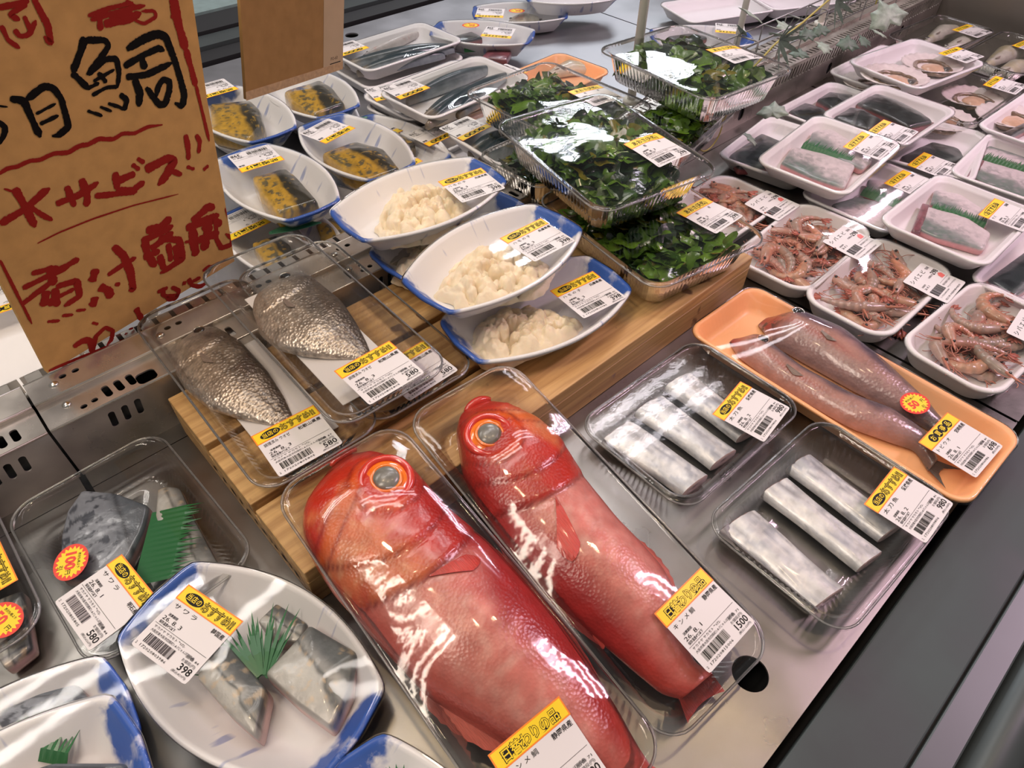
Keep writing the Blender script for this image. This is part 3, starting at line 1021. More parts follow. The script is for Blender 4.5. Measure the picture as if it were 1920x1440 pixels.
 'W4': {'ty': 'clearW', 'loc': [0.7181, 0.6705, 0.122], 'rot': [0, 0, -89.88], 'lab': ('aosa', 0.0351, 0.0432, 85.9), 'con': [('weed', 7)]},
 'W5': {'ty': 'clearW', 'loc': [0.8774, 0.5582, 0.17], 'rot': [0, 0, -95.67], 'lab': ('aosa', 0.0312, 0.0493, 85.6), 'con': [('weed', 8)]},
 'W6': {'ty': 'clearV', 'loc': [0.7991, 0.5247, 0.119], 'rot': [0, 0, -78.48], 'lab': ('aosa', 0.0064, 0.0473, 78.0), 'con': [('weed', 6)]},
 'G1': {'ty': 'clearG',
        'loc': [0.2093, 0.5064, 0.108],
        'rot': [0, 0, -91.81],
        'lab': ('bream', 0.1091, 0.004, 91.3),
        'con': [('bream', [(-103.5, -17.1), (-120.4, 5.2), (-106.2, 23.5), (-72.0, 37.2), (-21.9, 40.1), (17.4, 33.7), (43.8, 27.6), (63.5, 21.2)],
                 [(-93.3, -23.4), (-66.5, -39.1), (-31.7, -48.8), (0.1, -45.1), (24.9, -29.8), (42.9, -11.0), (55.0, 5.4), (70.0, 13.9)])]},
 'G1b': {'ty': 'clearG', 'loc': [0.2445, 0.5115, 0.0805], 'rot': [0, 0, -91.85], 'lab': ('bream', 0.1108, 0.0096, 92.6), 'con': []},
 'G2': {'ty': 'clearG',
        'loc': [0.1328, 0.512, 0.0808],
        'rot': [0, 0, -91.32],
        'lab': ('bream', 0.111, -0.0097, 87.1),
        'con': [('bream', [(-112.9, -38.5), (-125.1, -16.7), (-101.5, 5.4), (-61.9, 16.4), (-4.3, 16.8), (35.7, 12.8), (66.3, 6.2)],
                 [(-106.3, -43.5), (-75.0, -53.0), (-33.5, -55.9), (4.9, -48.8), (30.9, -34.4), (52.1, -18.1), (72.0, -4.1)])]},
 'V1': {'ty': 'clearS',
        'loc': [-0.0286, 0.4513, 0.031],
        'rot': [0, 0, -88.01],
        'lab': ('sawA', 0.0484, -0.0386, 3.5),
        'st': ('100', -0.006, -0.0452, -26.6),
        'con': [('sawara', [(-85.9, -10.2), (-61.7, 10.2), (-24.9, 26.8), (-4.2, 12.0), (16.8, -11.4), (11.2, -38.2), (-6.5, -59.7), (-47.7, -43.7), (-71.6, -28.9)], 18),
                ('sawaral', [(-41.9, 40.9), (-28.5, 56.3), (8.0, 50.1), (65.2, 43.1), (97.3, 40.4), (84.5, 13.9), (36.5, 13.9), (-12.7, 24.9)], 16),
                ('baran', [(-17.4, 24.7), (41.2, -19.1)], 52)]},
 'V2': {'ty': 'boat',
        'loc': [-0.0055, 0.2785, 0.036],
        'rot': [0, 0, -72.84],
        'lab': ('sawK', -0.0556, -0.0075, -0.6),
        'con': [('sawaral', [(-37.2, -11.8), (-26.0, 2.8), (25.8, -7.0), (43.6, -35.9), (11.8, -33.6), (-25.9, -27.3)], 27),
                ('sawaral', [(14.9, -0.0), (18.1, 46.6), (65.8, 48.1), (79.4, 20.7), (84.6, -4.9), (51.3, -4.3)], 27),
                ('sawaral', [(-24.4, 29.6), (-22.7, 48.9), (12.0, 48.3), (16.9, 33.6), (-1.0, 23.1)], 16), ('fan', [(11.6, -1.8), (-45.9, 27.5)], 50)]},
 'V3': {'ty': 'boat',
        'loc': [-0.1845, 0.3209, 0.036],
        'rot': [0, 0, -0.15],
        'con': [('sawara', [(21.0, 64.5), (52.9, 50.5), (77.2, 36.5), (80.8, 8.7), (57.0, 16.7), (27.0, 34.6)], 18)]},
 'V4': {'ty': 'boat',
        'loc': [-0.1843, 0.2661, 0.072],
        'rot': [0, 0, -0.4],
        'con': [('sawara', [(24.1, 39.0), (54.8, 25.5), (90.0, -6.6), (89.7, -24.7), (53.8, -7.7)], 18), ('baran', [(33.8, 52.9), (58.2, 22.4)], 22)]},
 'V5': {'ty': 'boat', 'loc': [-0.0021, 0.0718, 0.035], 'rot': [0, 0, -93.13], 'con': [('fan', [(-65.0, 23.9), (-83.8, 25.3)], 34)]},
 'V6': {'ty': 'clearS',
        'loc': [-0.1756, 0.5129, 0.031],
        'rot': [0, 0, -90.0],
        'lab': ('sawA', 0.014, 0.0356, 0.2),
        'st': ('50', 0.0732, 0.0449, 14.2),
        'con': [('sawaral', [(38.7, 40.6), (44.8, 61.0), (101.9, 50.8), (105.1, 30.2), (74.5, 27.2)], 16)]},
 'R1': {'ty': 'boat',
        'loc': [0.4058, 0.5884, 0.126],
        'rot': [0, 0, -3.13],
        'lab': ('roe', 0.0595, -0.02, -5.9),
        'con': [('roe', [(-52.0, 12.1), (-5.7, 57.9), (33.2, 50.9), (56.9, 15.6), (50.2, -26.0), (13.0, -54.5), (-29.7, -40.8), (-63.7, -26.8)])]},
 'R1b': {'ty': 'boat',
         'loc': [0.4243, 0.5505, 0.0865],
         'rot': [0, 0, 0.93],
         'con': [('roe', [(-89.4, 5.4), (-51.5, 34.6), (12.7, 20.9), (29.3, -10.2), (-25.3, -33.5), (-76.2, -27.4)])]},
 'R2': {'ty': 'boat',
        'loc': [0.3981, 0.4482, 0.1225],
        'rot': [0, 0, 3.62],
        'lab': ('roe', 0.0484, -0.016, -5.5),
        'con': [('roe', [(-68.5, 15.4), (-30.4, 35.7), (2.3, 44.6), (38.8, 21.8), (44.9, -13.5), (42.6, -39.1), (6.8, -55.6), (-33.9, -32.8), (-58.4, -26.1)])]},
 'R3': {'ty': 'boat',
        'loc': [0.4031, 0.3868, 0.087],
        'rot': [0, 0, -7.28],
        'lab': ('roe', 0.0534, -0.0181, 0.5),
        'con': [('roe', [(-75.9, 9.3), (-50.2, 32.6), (-11.3, 32.6), (14.9, 8.8), (30.5, -18.4), (31.7, -35.1), (-14.4, -38.6), (-42.0, -34.0), (-71.2, -32.6), (-82.4, -15.4)])]},
 'P1': {'ty': 'boat',
        'loc': [0.3998, 1.0441, 0.0719],
        'rot': [0, 0, 90.16],
        'lab': ('miso', 0.1066, -0.0055, 88.1),
        'con': [('miso', [(70.8, 23.1), (38.1, -34.1), (-1.8, -29.3), (-50.3, -9.1), (-83.5, 31.0), (-17.4, 61.6)], 26), ('leaf', [(-68.1, 60.1), (-101.9, -12.6)], 18)]},
 'P2': {'ty': 'boat',
        'loc': [0.5229, 1.054, 0.0675],
        'rot': [0, 0, 87.67],
        'con': [('miso', [(31.3, 31.3), (33.7, -40.1), (-9.0, -41.2), (-75.0, -25.3), (-77.4, 32.3), (-13.7, 40.3)], 26), ('leaf', [(-107.2, 0.9), (-94.9, -50.8)], 18)]},
 'P3': {'ty': 'boat',
        'loc': [0.4684, 0.834, 0.0746],
        'rot': [0, 0, 87.58],
        'lab': ('miso', 0.0603, 0.0102, 104.8),
        'con': [('miso', [(16.9, 48.0), (17.3, -9.7), (-32.9, -30.0), (-95.8, -15.3), (-93.6, 37.0), (-43.3, 48.6)], 26), ('leaf', [(-114.6, 0.4), (-103.1, -35.8)], 18)]},
 'P4': {'ty': 'boat',
        'loc': [0.331, 0.8149, 0.0796],
        'rot': [0, 0, 89.08],
        'lab': ('miso', 0.0669, -0.0061, 84.8),
        'con': [('miso', [(33.7, 19.6), (24.9, -27.6), (-3.7, -27.8), (-80.2, -17.6), (-72.0, 37.3), (-14.1, 32.7)], 26), ('leaf', [(-70.8, 53.9), (-92.8, -8.6)], 18)]},
 'P5': {'ty': 'boat',
        'loc': [0.2957, 0.7545, 0.0352],
        'rot': [0, 0, 90.83],
        'lab': ('miso', 0.0659, 0.0255, 93.4),
        'con': [('miso', [(28.4, 32.9), (21.0, -2.2), (-12.5, -2.3), (-60.0, 14.7), (-32.5, 44.2)], 22)]},
 'P6': {'ty': 'boat', 'loc': [0.3731, 0.7381, 0.0374], 'rot': [0, 0, 95.89], 'con': [('miso', [(25.6, 24.0), (19.5, -16.9), (-37.8, -16.0), (-40.8, 23.0), (-5.1, 38.8)], 22)]},
 'P7': {'ty': 'boat',
        'loc': [0.5518, 0.8675, 0.0383],
        'rot': [0, 0, 92.49],
        'lab': ('miso', -0.0555, 0.036, 90.2),
        'con': [('miso', [(48.4, -0.8), (39.0, -37.0), (-20.3, -32.8), (-23.8, 13.0)], 22)]},
 'D1': {'ty': 'foamD',
        'loc': [0.7684, 1.148, 0.055],
        'rot': [0, 0, 0.68],
        'lab': ('sard', -0.0786, 0.0463, 177.8),
        'con': [('sard', [(-108.0, 15.9), (95.4, -39.9)], 31), ('sard', [(-110.9, -27.8), (61.6, -67.8)], 31), ('sard', [(-72.2, -27.1), (87.3, -66.0)], 29),
                ('sardp', [(-52.8, 35.4), (107.0, 58.6)], 18)]},
 'D1b': {'ty': 'foamD', 'loc': [0.764, 1.1395, 0.0275], 'rot': [0, 0, -1.31], 'con': []},
 'D2': {'ty': 'foamD',
        'loc': [0.7125, 0.8988, 0.073],
        'rot': [0, 0, 2.87],
        'lab': ('sard', -0.0726, 0.045, 177.2),
        'con': [('sard', [(-79.3, 34.3), (120.3, 34.0)], 29), ('sard', [(-97.1, -30.6), (38.2, -4.2)], 31), ('sard', [(-117.1, -60.1), (110.2, -12.0)], 29),
                ('sard', [(-58.1, -66.3), (39.3, -35.4)], 27)]},
 'D2b': {'ty': 'foamD', 'loc': [0.7207, 0.968, 0.044], 'rot': [0, 0, 3.25], 'lab': ('sard', -0.073, 0.0461, 165.2), 'con': []},
 'D3': {'ty': 'foamD',
        'loc': [0.7098, 0.7186, 0.066],
        'rot': [0, 0, -3.03],
        'lab': ('sard', -0.0821, 0.056, -174.6),
        'con': [('sard', [(-107.0, 13.4), (-19.2, 19.7)], 31), ('sard', [(-107.6, -13.1), (-17.7, -4.1)], 31)]},
 'D3b': {'ty': 'foamD', 'loc': [0.7102, 0.7943, 0.037], 'rot': [0, 0, -2.31], 'lab': ('sard', -0.0973, 0.0478, -173.0), 'con': []},
 'D4': {'ty': 'foamD', 'loc': [0.7078, 0.8768, 0.0265], 'rot': [0, 0, 2.27], 'lab': ('sard', -0.09, 0.0603, -177.2), 'con': []},
 'O2': {'ty': 'orange',
        'loc': [0.86, 0.8779, 0.036],
        'rot': [0, 0, 3.49],
        'lab': ('sard', 0.0137, 0.0681, -178.3),
        'con': [('pale', [(73.5, 40.4), (151.8, 41.0), (180.6, -2.4)], [(66.3, 33.8), (124.0, 3.9), (164.3, -22.2)])]},
 'E1': {'ty': 'boat',
        'loc': [0.9469, 1.1011, 0.05],
        'rot': [0, 0, -55.0],
        'lab': ('deal', 0.0321, 0.0019, -179.4),
        'st': ('50', -0.0314, 0.0261, -166.2),
        'con': [('sabad', [(-76.2, -6.7), (-32.8, 40.8), (-4.3, 16.9), (-52.7, -30.7)], 14), ('sabar', [(16.2, -87.5), (23.5, -29.7), (68.6, -38.7), (68.3, -85.7)], 14),
                ('baran', [(-23.1, -58.3), (10.9, -44.3)], 16)]},
 'E2': {'ty': 'boat',
        'loc': [1.1144, 1.1691, 0.036],
        'rot': [0, 0, -40.0],
        'lab': ('deal', -0.0659, -0.0098, 173.1),
        'st': ('50', -0.007, 0.0015, 178.9),
        'con': [('pale', [(-28.7, 11.0), (2.4, 37.6), (43.7, 29.9)], [(-29.3, -2.4), (11.4, -9.9), (44.5, 9.5)])]},
 'E3': {'ty': 'boat', 'loc': [1.2261, 1.1251, 0.06], 'rot': [0, 0, -36.0], 'con': []},
 'E4': {'ty': 'boat',
        'loc': [1.2953, 0.8175, 0.036],
        'rot': [0, 0, -42.0],
        'lab': ('deal', 0.0686, 0.0405, 167.8),
        'con': [('sabad', [(-63.5, 40.6), (-0.8, 72.4), (26.9, 41.7), (-36.5, 4.8)], 14)]},
 'E5': {'ty': 'foamD', 'loc': [1.4771, 0.9065, 0.034], 'rot': [0, 0, -20.0], 'con': []},
 'E6': {'ty': 'foamD', 'loc': [1.6784, 0.8188, 0.036], 'rot': [0, 0, -25.0], 'con': []},
 'X1': {'ty': 'foamD', 'loc': [-0.036, 0.7559, 0.062], 'rot': [0, 0, -90.0], 'lab': ('sard', -0.0612, 0.0224, -97.9), 'con': []},
 'P1b': {'ty': 'boat', 'loc': [0.404, 1.094, 0.0382], 'rot': [0, 0, 86.63], 'con': []},
 'P2b': {'ty': 'boat', 'loc': [0.5277, 1.0693, 0.0331], 'rot': [0, 0, 88.27], 'con': []},
 'D2c': {'ty': 'foamD', 'loc': [0.719, 0.9622, 0.03], 'rot': [0, 0, 5.28], 'con': []}}
SIGN = {'BR': [0.2105, 0.7024, 0.066], 'a': [0.96487, 0.25951, -0.04105], 'up': [0.08537, -0.1623, 0.98304], 'BL': (-231.8, -0.6), 'topR': (-0.1, 291.8), 'n': [0.24844, -0.95201, -0.17876]}
CARD = {'BL': [0.3157, 0.8, 0.1957], 'a': [0.90121, 0.39918, -0.16874], 'up': [0.20039, -0.03906, 0.97894], 'BR': (198.4, -0.0), 'TL': (-0.0, 106.8), 'TR': (198.4, 86.5), 'fold': (151.9, 0.1), 'foldT': (154.4, 91.0)}
STROKES = [
 ('k', 5.88, [(-105.7, 286.9), (-103.2, 284.2), (-109.1, 276.6), (-119.2, 264.3)]),
 ('k', 5.12, [(-101.9, 284.9), (-86.0, 280.7), (-83.9, 275.9), (-93.1, 268.9), (-103.3, 262.2), (-108.8, 259.5)]),
 ('k', 5.39, [(-119.7, 264.5), (-115.3, 257.2), (-110.7, 248.0)]),
 ('k', 4.71, [(-107.7, 259.2), (-89.0, 266.7), (-80.6, 264.2), (-81.6, 252.3), (-86.6, 241.3)]),
 ('k', 3.04, [(-105.0, 252.9), (-84.7, 256.6)]),
 ('k', 4.03, [(-99.2, 258.3), (-94.4, 248.4)]),
 ('k', 3.21, [(-112.1, 249.0), (-100.5, 250.3)]),
 ('k', 3.29, [(-109.4, 242.5), (-95.5, 244.8), (-85.2, 242.0)]),
 ('k', 2.87, [(-116.9, 231.8), (-105.7, 223.1)]),
 ('k', 2.7, [(-105.6, 231.4), (-96.6, 224.0)]),
 ('k', 3.19, [(-98.1, 231.7), (-89.8, 225.8), (-85.2, 221.5)]),
 ('k', 5.02, [(-85.7, 235.7), (-80.6, 228.7), (-86.0, 220.9)]),
 ('k', 6.83, [(-70.1, 268.9), (-51.3, 273.1), (-38.1, 273.5), (-32.0, 268.6), (-27.9, 247.9), (-25.7, 229.0), (-24.8, 213.5), (-29.6, 204.8), (-36.4, 210.8)]),
 ('k', 5.44, [(-76.1, 256.3), (-58.5, 260.1), (-41.0, 262.0), (-35.8, 258.3)]),
 ('k', 6.38, [(-58.9, 261.4), (-57.7, 248.5)]),
 ('k', 5.87, [(-76.6, 247.6), (-57.6, 243.8), (-31.0, 246.4)]),
 ('k', 7.19, [(-69.3, 243.9), (-67.7, 230.4), (-71.9, 219.6)]),
 ('k', 6.09, [(-60.9, 233.5), (-55.2, 221.2), (-52.0, 214.5), (-46.0, 213.0), (-39.2, 223.4), (-36.7, 231.3), (-43.4, 235.2), (-49.4, 230.4), (-53.4, 221.9)]),
 ('k', 5.49, [(-170.3, 260.3), (-161.4, 255.7), (-161.0, 245.3), (-160.2, 232.8), (-159.4, 224.5)]),
 ('k', 5.55, [(-159.2, 256.0), (-143.6, 261.4), (-137.4, 257.8), (-134.1, 248.0), (-134.8, 235.9), (-135.7, 224.7), (-145.6, 220.8), (-150.7, 222.3)]),
 ('k', 2.47, [(-156.5, 243.2), (-139.3, 245.9)]),
 ('k', 3.42, [(-156.3, 234.7), (-140.3, 236.2)]),
 ('k', 1.49, [(-182.0, 259.2), (-173.8, 255.0)]),
 ('k', 4.23, [(-185.1, 248.7), (-180.6, 241.1), (-185.1, 234.6), (-191.1, 230.9)]),
 ('r', 4.06, [(-156.9, 321.0), (-143.2, 320.5), (-133.6, 320.6)]),
 ('r', 4.03, [(-136.0, 319.4), (-150.0, 315.0), (-144.2, 310.0)]),
 ('r', 3.31, [(-157.6, 309.7), (-156.9, 299.4), (-150.9, 292.0)]),
 ('r', 3.73, [(-149.9, 305.1), (-148.6, 299.6), (-142.0, 298.8), (-133.4, 307.4)]),
 ('r', 3.49, [(-140.6, 311.9), (-139.4, 300.5)]),
 ('r', 4.97, [(-130.1, 322.1), (-128.6, 312.7), (-126.4, 302.9), (-128.2, 288.9), (-131.6, 295.6)]),
 ('r', 3.59, [(-94.6, 301.0), (-76.1, 302.4), (-54.9, 302.0)]),
 ('r', 3.69, [(-93.4, 297.8), (-67.8, 298.5), (-44.9, 297.5)]),
 ('r', 4.74, [(-85.2, 300.7), (-87.8, 288.3)]),
 ('r', 6.38, [(-83.7, 292.4), (-64.0, 290.7), (-49.9, 293.0)]),
 ('r', 5.91, [(-78.1, 295.6), (-55.9, 298.0)]),
 ('r', 3.0, [(-57.1, 289.0), (-49.7, 284.0), (-36.8, 286.8), (-37.6, 291.7), (-49.6, 294.0)]),
 ('r', 4.02, [(-61.4, 304.2), (-52.5, 297.2)]),
 ('r', 8.36, [(-18.2, 298.9), (-17.9, 279.5), (-14.8, 252.5)]),
 ('r', 5.93, [(-14.6, 253.6), (-11.0, 218.0)]),
 ('r', 3.44, [(-10.8, 219.2), (-8.8, 190.7), (-6.7, 159.9)]),
 ('r', 3.69, [(-23.6, 284.2), (-16.9, 281.2)]),
 ('r', 3.91, [(-199.7, 208.7), (-190.7, 210.6), (-184.0, 208.8), (-173.9, 209.8), (-166.1, 207.1), (-154.4, 208.2), (-143.1, 204.1), (-131.7, 206.2), (-125.0, 204.1), (-114.7, 205.6), (-102.3, 200.1), (-92.6, 202.0), (-81.8, 197.8), (-67.7, 199.0), (-53.1, 195.4)]),
 ('r', 5.91, [(-31.9, 177.1), (-31.6, 164.1), (-33.8, 150.4)]),
 ('r', 4.84, [(-20.4, 172.6), (-17.3, 164.2), (-21.3, 152.5)]),
 ('r', 3.6, [(-37.4, 144.5), (-29.2, 137.8)]),
 ('r', 4.1, [(-19.5, 132.7), (-12.3, 135.0)]),
 ('r', 9.29, [(-80.7, 159.9), (-55.2, 161.7), (-49.6, 156.4), (-61.5, 144.7), (-72.0, 139.1)]),
 ('r', 5.69, [(-56.6, 149.2), (-44.4, 138.2)]),
 ('r', 6.83, [(-109.0, 170.4), (-111.8, 153.5)]),
 ('r', 7.13, [(-109.7, 161.0), (-91.0, 161.0)]),
 ('r', 6.5, [(-113.4, 152.9), (-97.3, 145.9), (-84.2, 149.2)]),
 ('r', 4.2, [(-91.8, 170.9), (-86.0, 162.3)]),
 ('r', 4.2, [(-85.4, 174.3), (-79.6, 166.9)]),
 ('r', 6.25, [(-166.9, 165.1), (-145.2, 164.0), (-126.2, 168.0)]),
 ('r', 6.25, [(-153.4, 176.7), (-153.0, 155.4)]),
 ('r', 6.97, [(-139.6, 177.6), (-139.2, 161.1), (-143.2, 150.4)]),
 ('r', 5.78, [(-133.4, 156.9), (-119.2, 151.4), (-93.8, 142.7)]),
 ('r', 6.24, [(-213.0, 169.0), (-189.7, 172.7), (-172.4, 179.8), (-166.7, 181.0)]),
 ('r', 6.5, [(-192.0, 193.0), (-190.1, 171.5), (-189.4, 152.9)]),
 ('r', 4.64, [(-186.9, 172.6), (-179.6, 159.4), (-174.3, 152.2)]),
 ('r', 2.01, [(-199.5, 195.9), (-193.2, 189.8)]),
 ('r', 1.67, [(-193.0, 137.9), (-172.3, 138.5), (-141.1, 136.3), (-101.4, 130.7), (-52.5, 119.8)]),
 ('r', 5.25, [(-207.4, 112.9), (-184.5, 106.2)]),
 ('r', 6.2, [(-186.8, 103.2), (-165.2, 104.1)]),
 ('r', 7.68, [(-191.9, 111.9), (-194.3, 90.5)]),
 ('r', 5.74, [(-218.7, 103.2), (-199.5, 102.7), (-175.9, 101.2)]),
 ('r', 5.58, [(-224.8, 88.3), (-206.9, 92.4), (-189.0, 96.7)]),
 ('r', 6.85, [(-193.2, 88.1), (-174.6, 83.3), (-176.9, 65.4), (-193.7, 63.6)]),
 ('r', 7.18, [(-194.7, 87.5), (-199.1, 67.1)]),
 ('r', 7.88, [(-201.8, 89.0), (-210.0, 74.8)]),
 ('r', 4.6, [(-194.6, 76.6), (-178.9, 76.1)]),
 ('r', 7.7, [(-202.6, 79.6), (-201.8, 70.7)]),
 ('r', 3.56, [(-212.3, 57.2), (-202.0, 50.8)]),
 ('r', 3.61, [(-198.7, 54.8), (-189.0, 49.2)]),
 ('r', 3.25, [(-185.4, 52.0), (-176.5, 47.0)]),
 ('r', 8.27, [(-154.7, 85.5), (-158.3, 78.6), (-162.6, 73.7)]),
 ('r', 8.3, [(-164.0, 55.6), (-167.2, 49.8), (-171.0, 46.7)]),
 ('r', 9.08, [(-157.2, 63.8), (-150.4, 55.2), (-150.0, 44.1)]),
 ('r', 4.52, [(-142.1, 57.3), (-137.1, 54.0)]),
 ('r', 8.5, [(-131.6, 99.4), (-124.7, 83.0), (-123.2, 61.4), (-126.3, 39.0), (-130.9, 42.1)]),
 ('r', 5.54, [(-145.8, 71.5), (-127.2, 74.3), (-113.3, 74.4)]),
 ('r', 9.08, [(-96.0, 98.0), (-80.8, 93.8), (-66.2, 98.4)]),
 ('r', 7.27, [(-103.6, 89.1), (-82.4, 87.1), (-66.1, 88.3)]),
 ('r', 8.57, [(-100.3, 87.2), (-101.2, 68.9), (-96.0, 51.5)]),
 ('r', 8.83, [(-96.5, 74.8), (-67.8, 80.8)]),
 ('r', 8.41, [(-85.1, 82.7), (-63.3, 67.8), (-64.5, 43.2), (-85.4, 41.1), (-93.7, 40.9)]),
 ('r', 7.94, [(-89.0, 63.3), (-88.3, 43.0)]),
 ('r', 6.56, [(-76.6, 71.0), (-78.0, 47.6)]),
 ('r', 7.33, [(-106.4, 69.9), (-87.2, 67.5)]),
 ('r', 5.96, [(-69.9, 64.5), (-72.0, 44.0)]),
 ('r', 9.3, [(-44.3, 81.4), (-22.0, 88.7), (-13.9, 82.8)]),
 ('r', 9.88, [(-52.8, 77.3), (-9.9, 72.0)]),
 ('r', 11.46, [(-45.5, 75.5), (-48.2, 37.1)]),
 ('r', 3.2, [(-57.8, 62.0), (-49.3, 57.6)]),
 ('r', 8.86, [(-33.9, 63.8), (-18.3, 70.6), (-9.6, 57.8)]),
 ('r', 11.35, [(-25.4, 66.3), (-37.2, 38.1)]),
 ('r', 9.65, [(-41.0, 55.1), (-13.8, 50.0)]),
 ('r', 6.17, [(-15.2, 68.0), (-19.1, 44.5), (-14.8, 28.7), (-0.8, 25.5), (1.9, 33.6), (-6.3, 44.5)]),
 ('r', 5.28, [(-102.3, 19.6), (-89.2, 17.9)]),
 ('r', 5.69, [(-94.3, 21.4), (-97.0, 12.4), (-90.2, 2.8)]),
 ('r', 5.02, [(-85.3, 16.0), (-77.4, 5.1), (-83.6, -2.8), (-92.3, 1.2), (-93.3, 7.9), (-78.7, -1.0)]),
 ('r', 4.87, [(-71.7, 12.1), (-66.8, 10.0)]),
 ('r', 5.56, [(-63.5, 13.8), (-60.9, 2.1), (-51.5, -6.1), (-42.2, -6.5)]),
 ('r', 5.05, [(-59.9, 7.1), (-48.2, 5.9)]),
 ('r', 4.75, [(-44.0, 12.8), (-36.3, 14.3), (-28.7, 9.6)]),
 ('r', 6.85, [(-200.8, 13.1), (-190.6, 14.0), (-184.1, 9.4), (-186.3, -7.4)]),
 ('r', 5.14, [(-187.4, -8.5), (-177.2, 10.2), (-165.6, 14.0), (-159.6, 4.5), (-164.5, -5.7), (-170.9, -8.8)]),
 ('r', 3.29, [(-175.9, 28.5), (-170.8, 22.4)]),
 ('r', 6.19, [(-129.5, 15.6), (-127.3, -3.9)]),
 ('r', 3.77, [(-149.6, -8.3), (-146.2, -11.6)]),
 ('r', 2.71, [(-144.0, -5.5), (-138.9, -7.4)]),
 ('r', 2.7, [(-224.7, 138.7), (-224.7, 102.9), (-224.7, 63.4)]),
 ('r', 2.98, [(-0.8, 76.5), (2.4, 51.3), (3.5, 22.0)]),
 ('r', 3.52, [(-230.1, 2.3), (-199.2, -3.8), (-164.1, -12.2), (-125.8, -20.5)]),
]
IVYL = [((0.1417, 0.0528, 0.015), 0.036, 0.53, 0.04, 1.02, 0), ((0.1837, 0.0049, -0.005), 0.03, 0.53, 0.01, 0.21, 0), ((0.2013, -0.0675, -0.02), 0.026, 0.39, 0.01, 0.31, 0), ((0.3999, -0.0808, -0.015), 0.044, 0.7, -0.28, -0.47, 0), ((0.3377, -0.1003, -0.02), 0.026, 0.35, 0.22, 0.46, 0), ((0.1403, -0.0033, 0.0), 0.022, 0.32, 0.34, 1.12, 1), ((0.2431, -0.084, -0.022), 0.024, 0.63, 0.08, -0.82, 1), ((0.1427, -0.0469, -0.022), 0.02, 0.31, 0.02, -1.06, 1), ((-0.0894, -0.141, -0.022), 0.026, 0.4, -0.18, -1.13, 0), ((-0.107, -0.131, -0.06), 0.02, 0.53, -0.04, 0.82, 0), ((0.2824, -0.0987, -0.022), 0.022, 0.56, 0.1, -0.0, 1), ((0.211, -0.0217, -0.015), 0.022, 0.63, -0.03, -0.53, 1), ((0.0887, 0.0362, 0.005), 0.018, 0.8, 0.35, 0.82, 1), ((0.248, -0.0267, -0.015), 0.02, 0.65, -0.13, -0.65, 1)]
# ------------------------------------------------------------------ contents of the packs
def smooth(a, b, x):
    t = np.clip((np.asarray(x, float) - a) / (b - a), 0, 1)
    return t * t * (3 - 2 * t)

def mixc(a, b, t):
    a, b = np.asarray(a, float), np.asarray(b, float)
    t = np.asarray(t, float)[..., None]
    return a * (1 - t) + b * t

def frame2(p0, p1):
    p0, p1 = np.asarray(p0, float), np.asarray(p1, float)
    u = (p1 - p0) / np.linalg.norm(p1 - p0)
    return p0, u, np.array([-u[1], u[0]]), np.linalg.norm(p1 - p0)

def local_mat(p0, u, zf):
    """pack-local matrix: origin p0 (mm), x along u, floor height zf (m)"""
    return Matrix.Translation((p0[0] * .001, p0[1] * .001, zf)) @ Matrix.Rotation(math.atan2(u[1], u[0]), 4, 'Z')

def obst_of(verts, m):
    v = np.asarray(verts, float)
    M = np.array(m)
    return v @ M[:3, :3].T + M[:3, 3]

def stations(dors, belly, n, head_round=0.0):
    d, b = np.asarray(dors, float), np.asarray(belly, float)
    p0 = (d[0] + b[0]) / 2
    p1 = (d[-1] + b[-1]) / 2
    p0, u, v, Ln = frame2(p0, p1)
    D = np.c_[(d - p0) @ u, (d - p0) @ v]
    B = np.c_[(b - p0) @ u, (b - p0) @ v]
    for A in (D, B):
        A[:, 0] = np.maximum.accumulate(A[:, 0] + np.arange(len(A)) * 1e-3)
    x0, x1 = max(D[0, 0], B[0, 0]), min(D[-1, 0], B[-1, 0])
    t = np.linspace(0, 1, n) ** 1.0
    xs = x0 + (x1 - x0) * (0.5 - 0.5 * np.cos(np.pi * t)) * .35 + (x1 - x0) * t * .65
    yd = np.interp(xs, D[:, 0], D[:, 1])
    yb = np.interp(xs, B[:, 0], B[:, 1])
    ker = np.array([1, 2, 3, 2, 1]) / 9
    for _ in range(2):
        yd = np.r_[yd[:2], np.convolve(yd, ker, 'valid'), yd[-2:]]
        yb = np.r_[yb[:2], np.convolve(yb, ker, 'valid'), yb[-2:]]
    return p0, u, Ln, xs, yd, yb

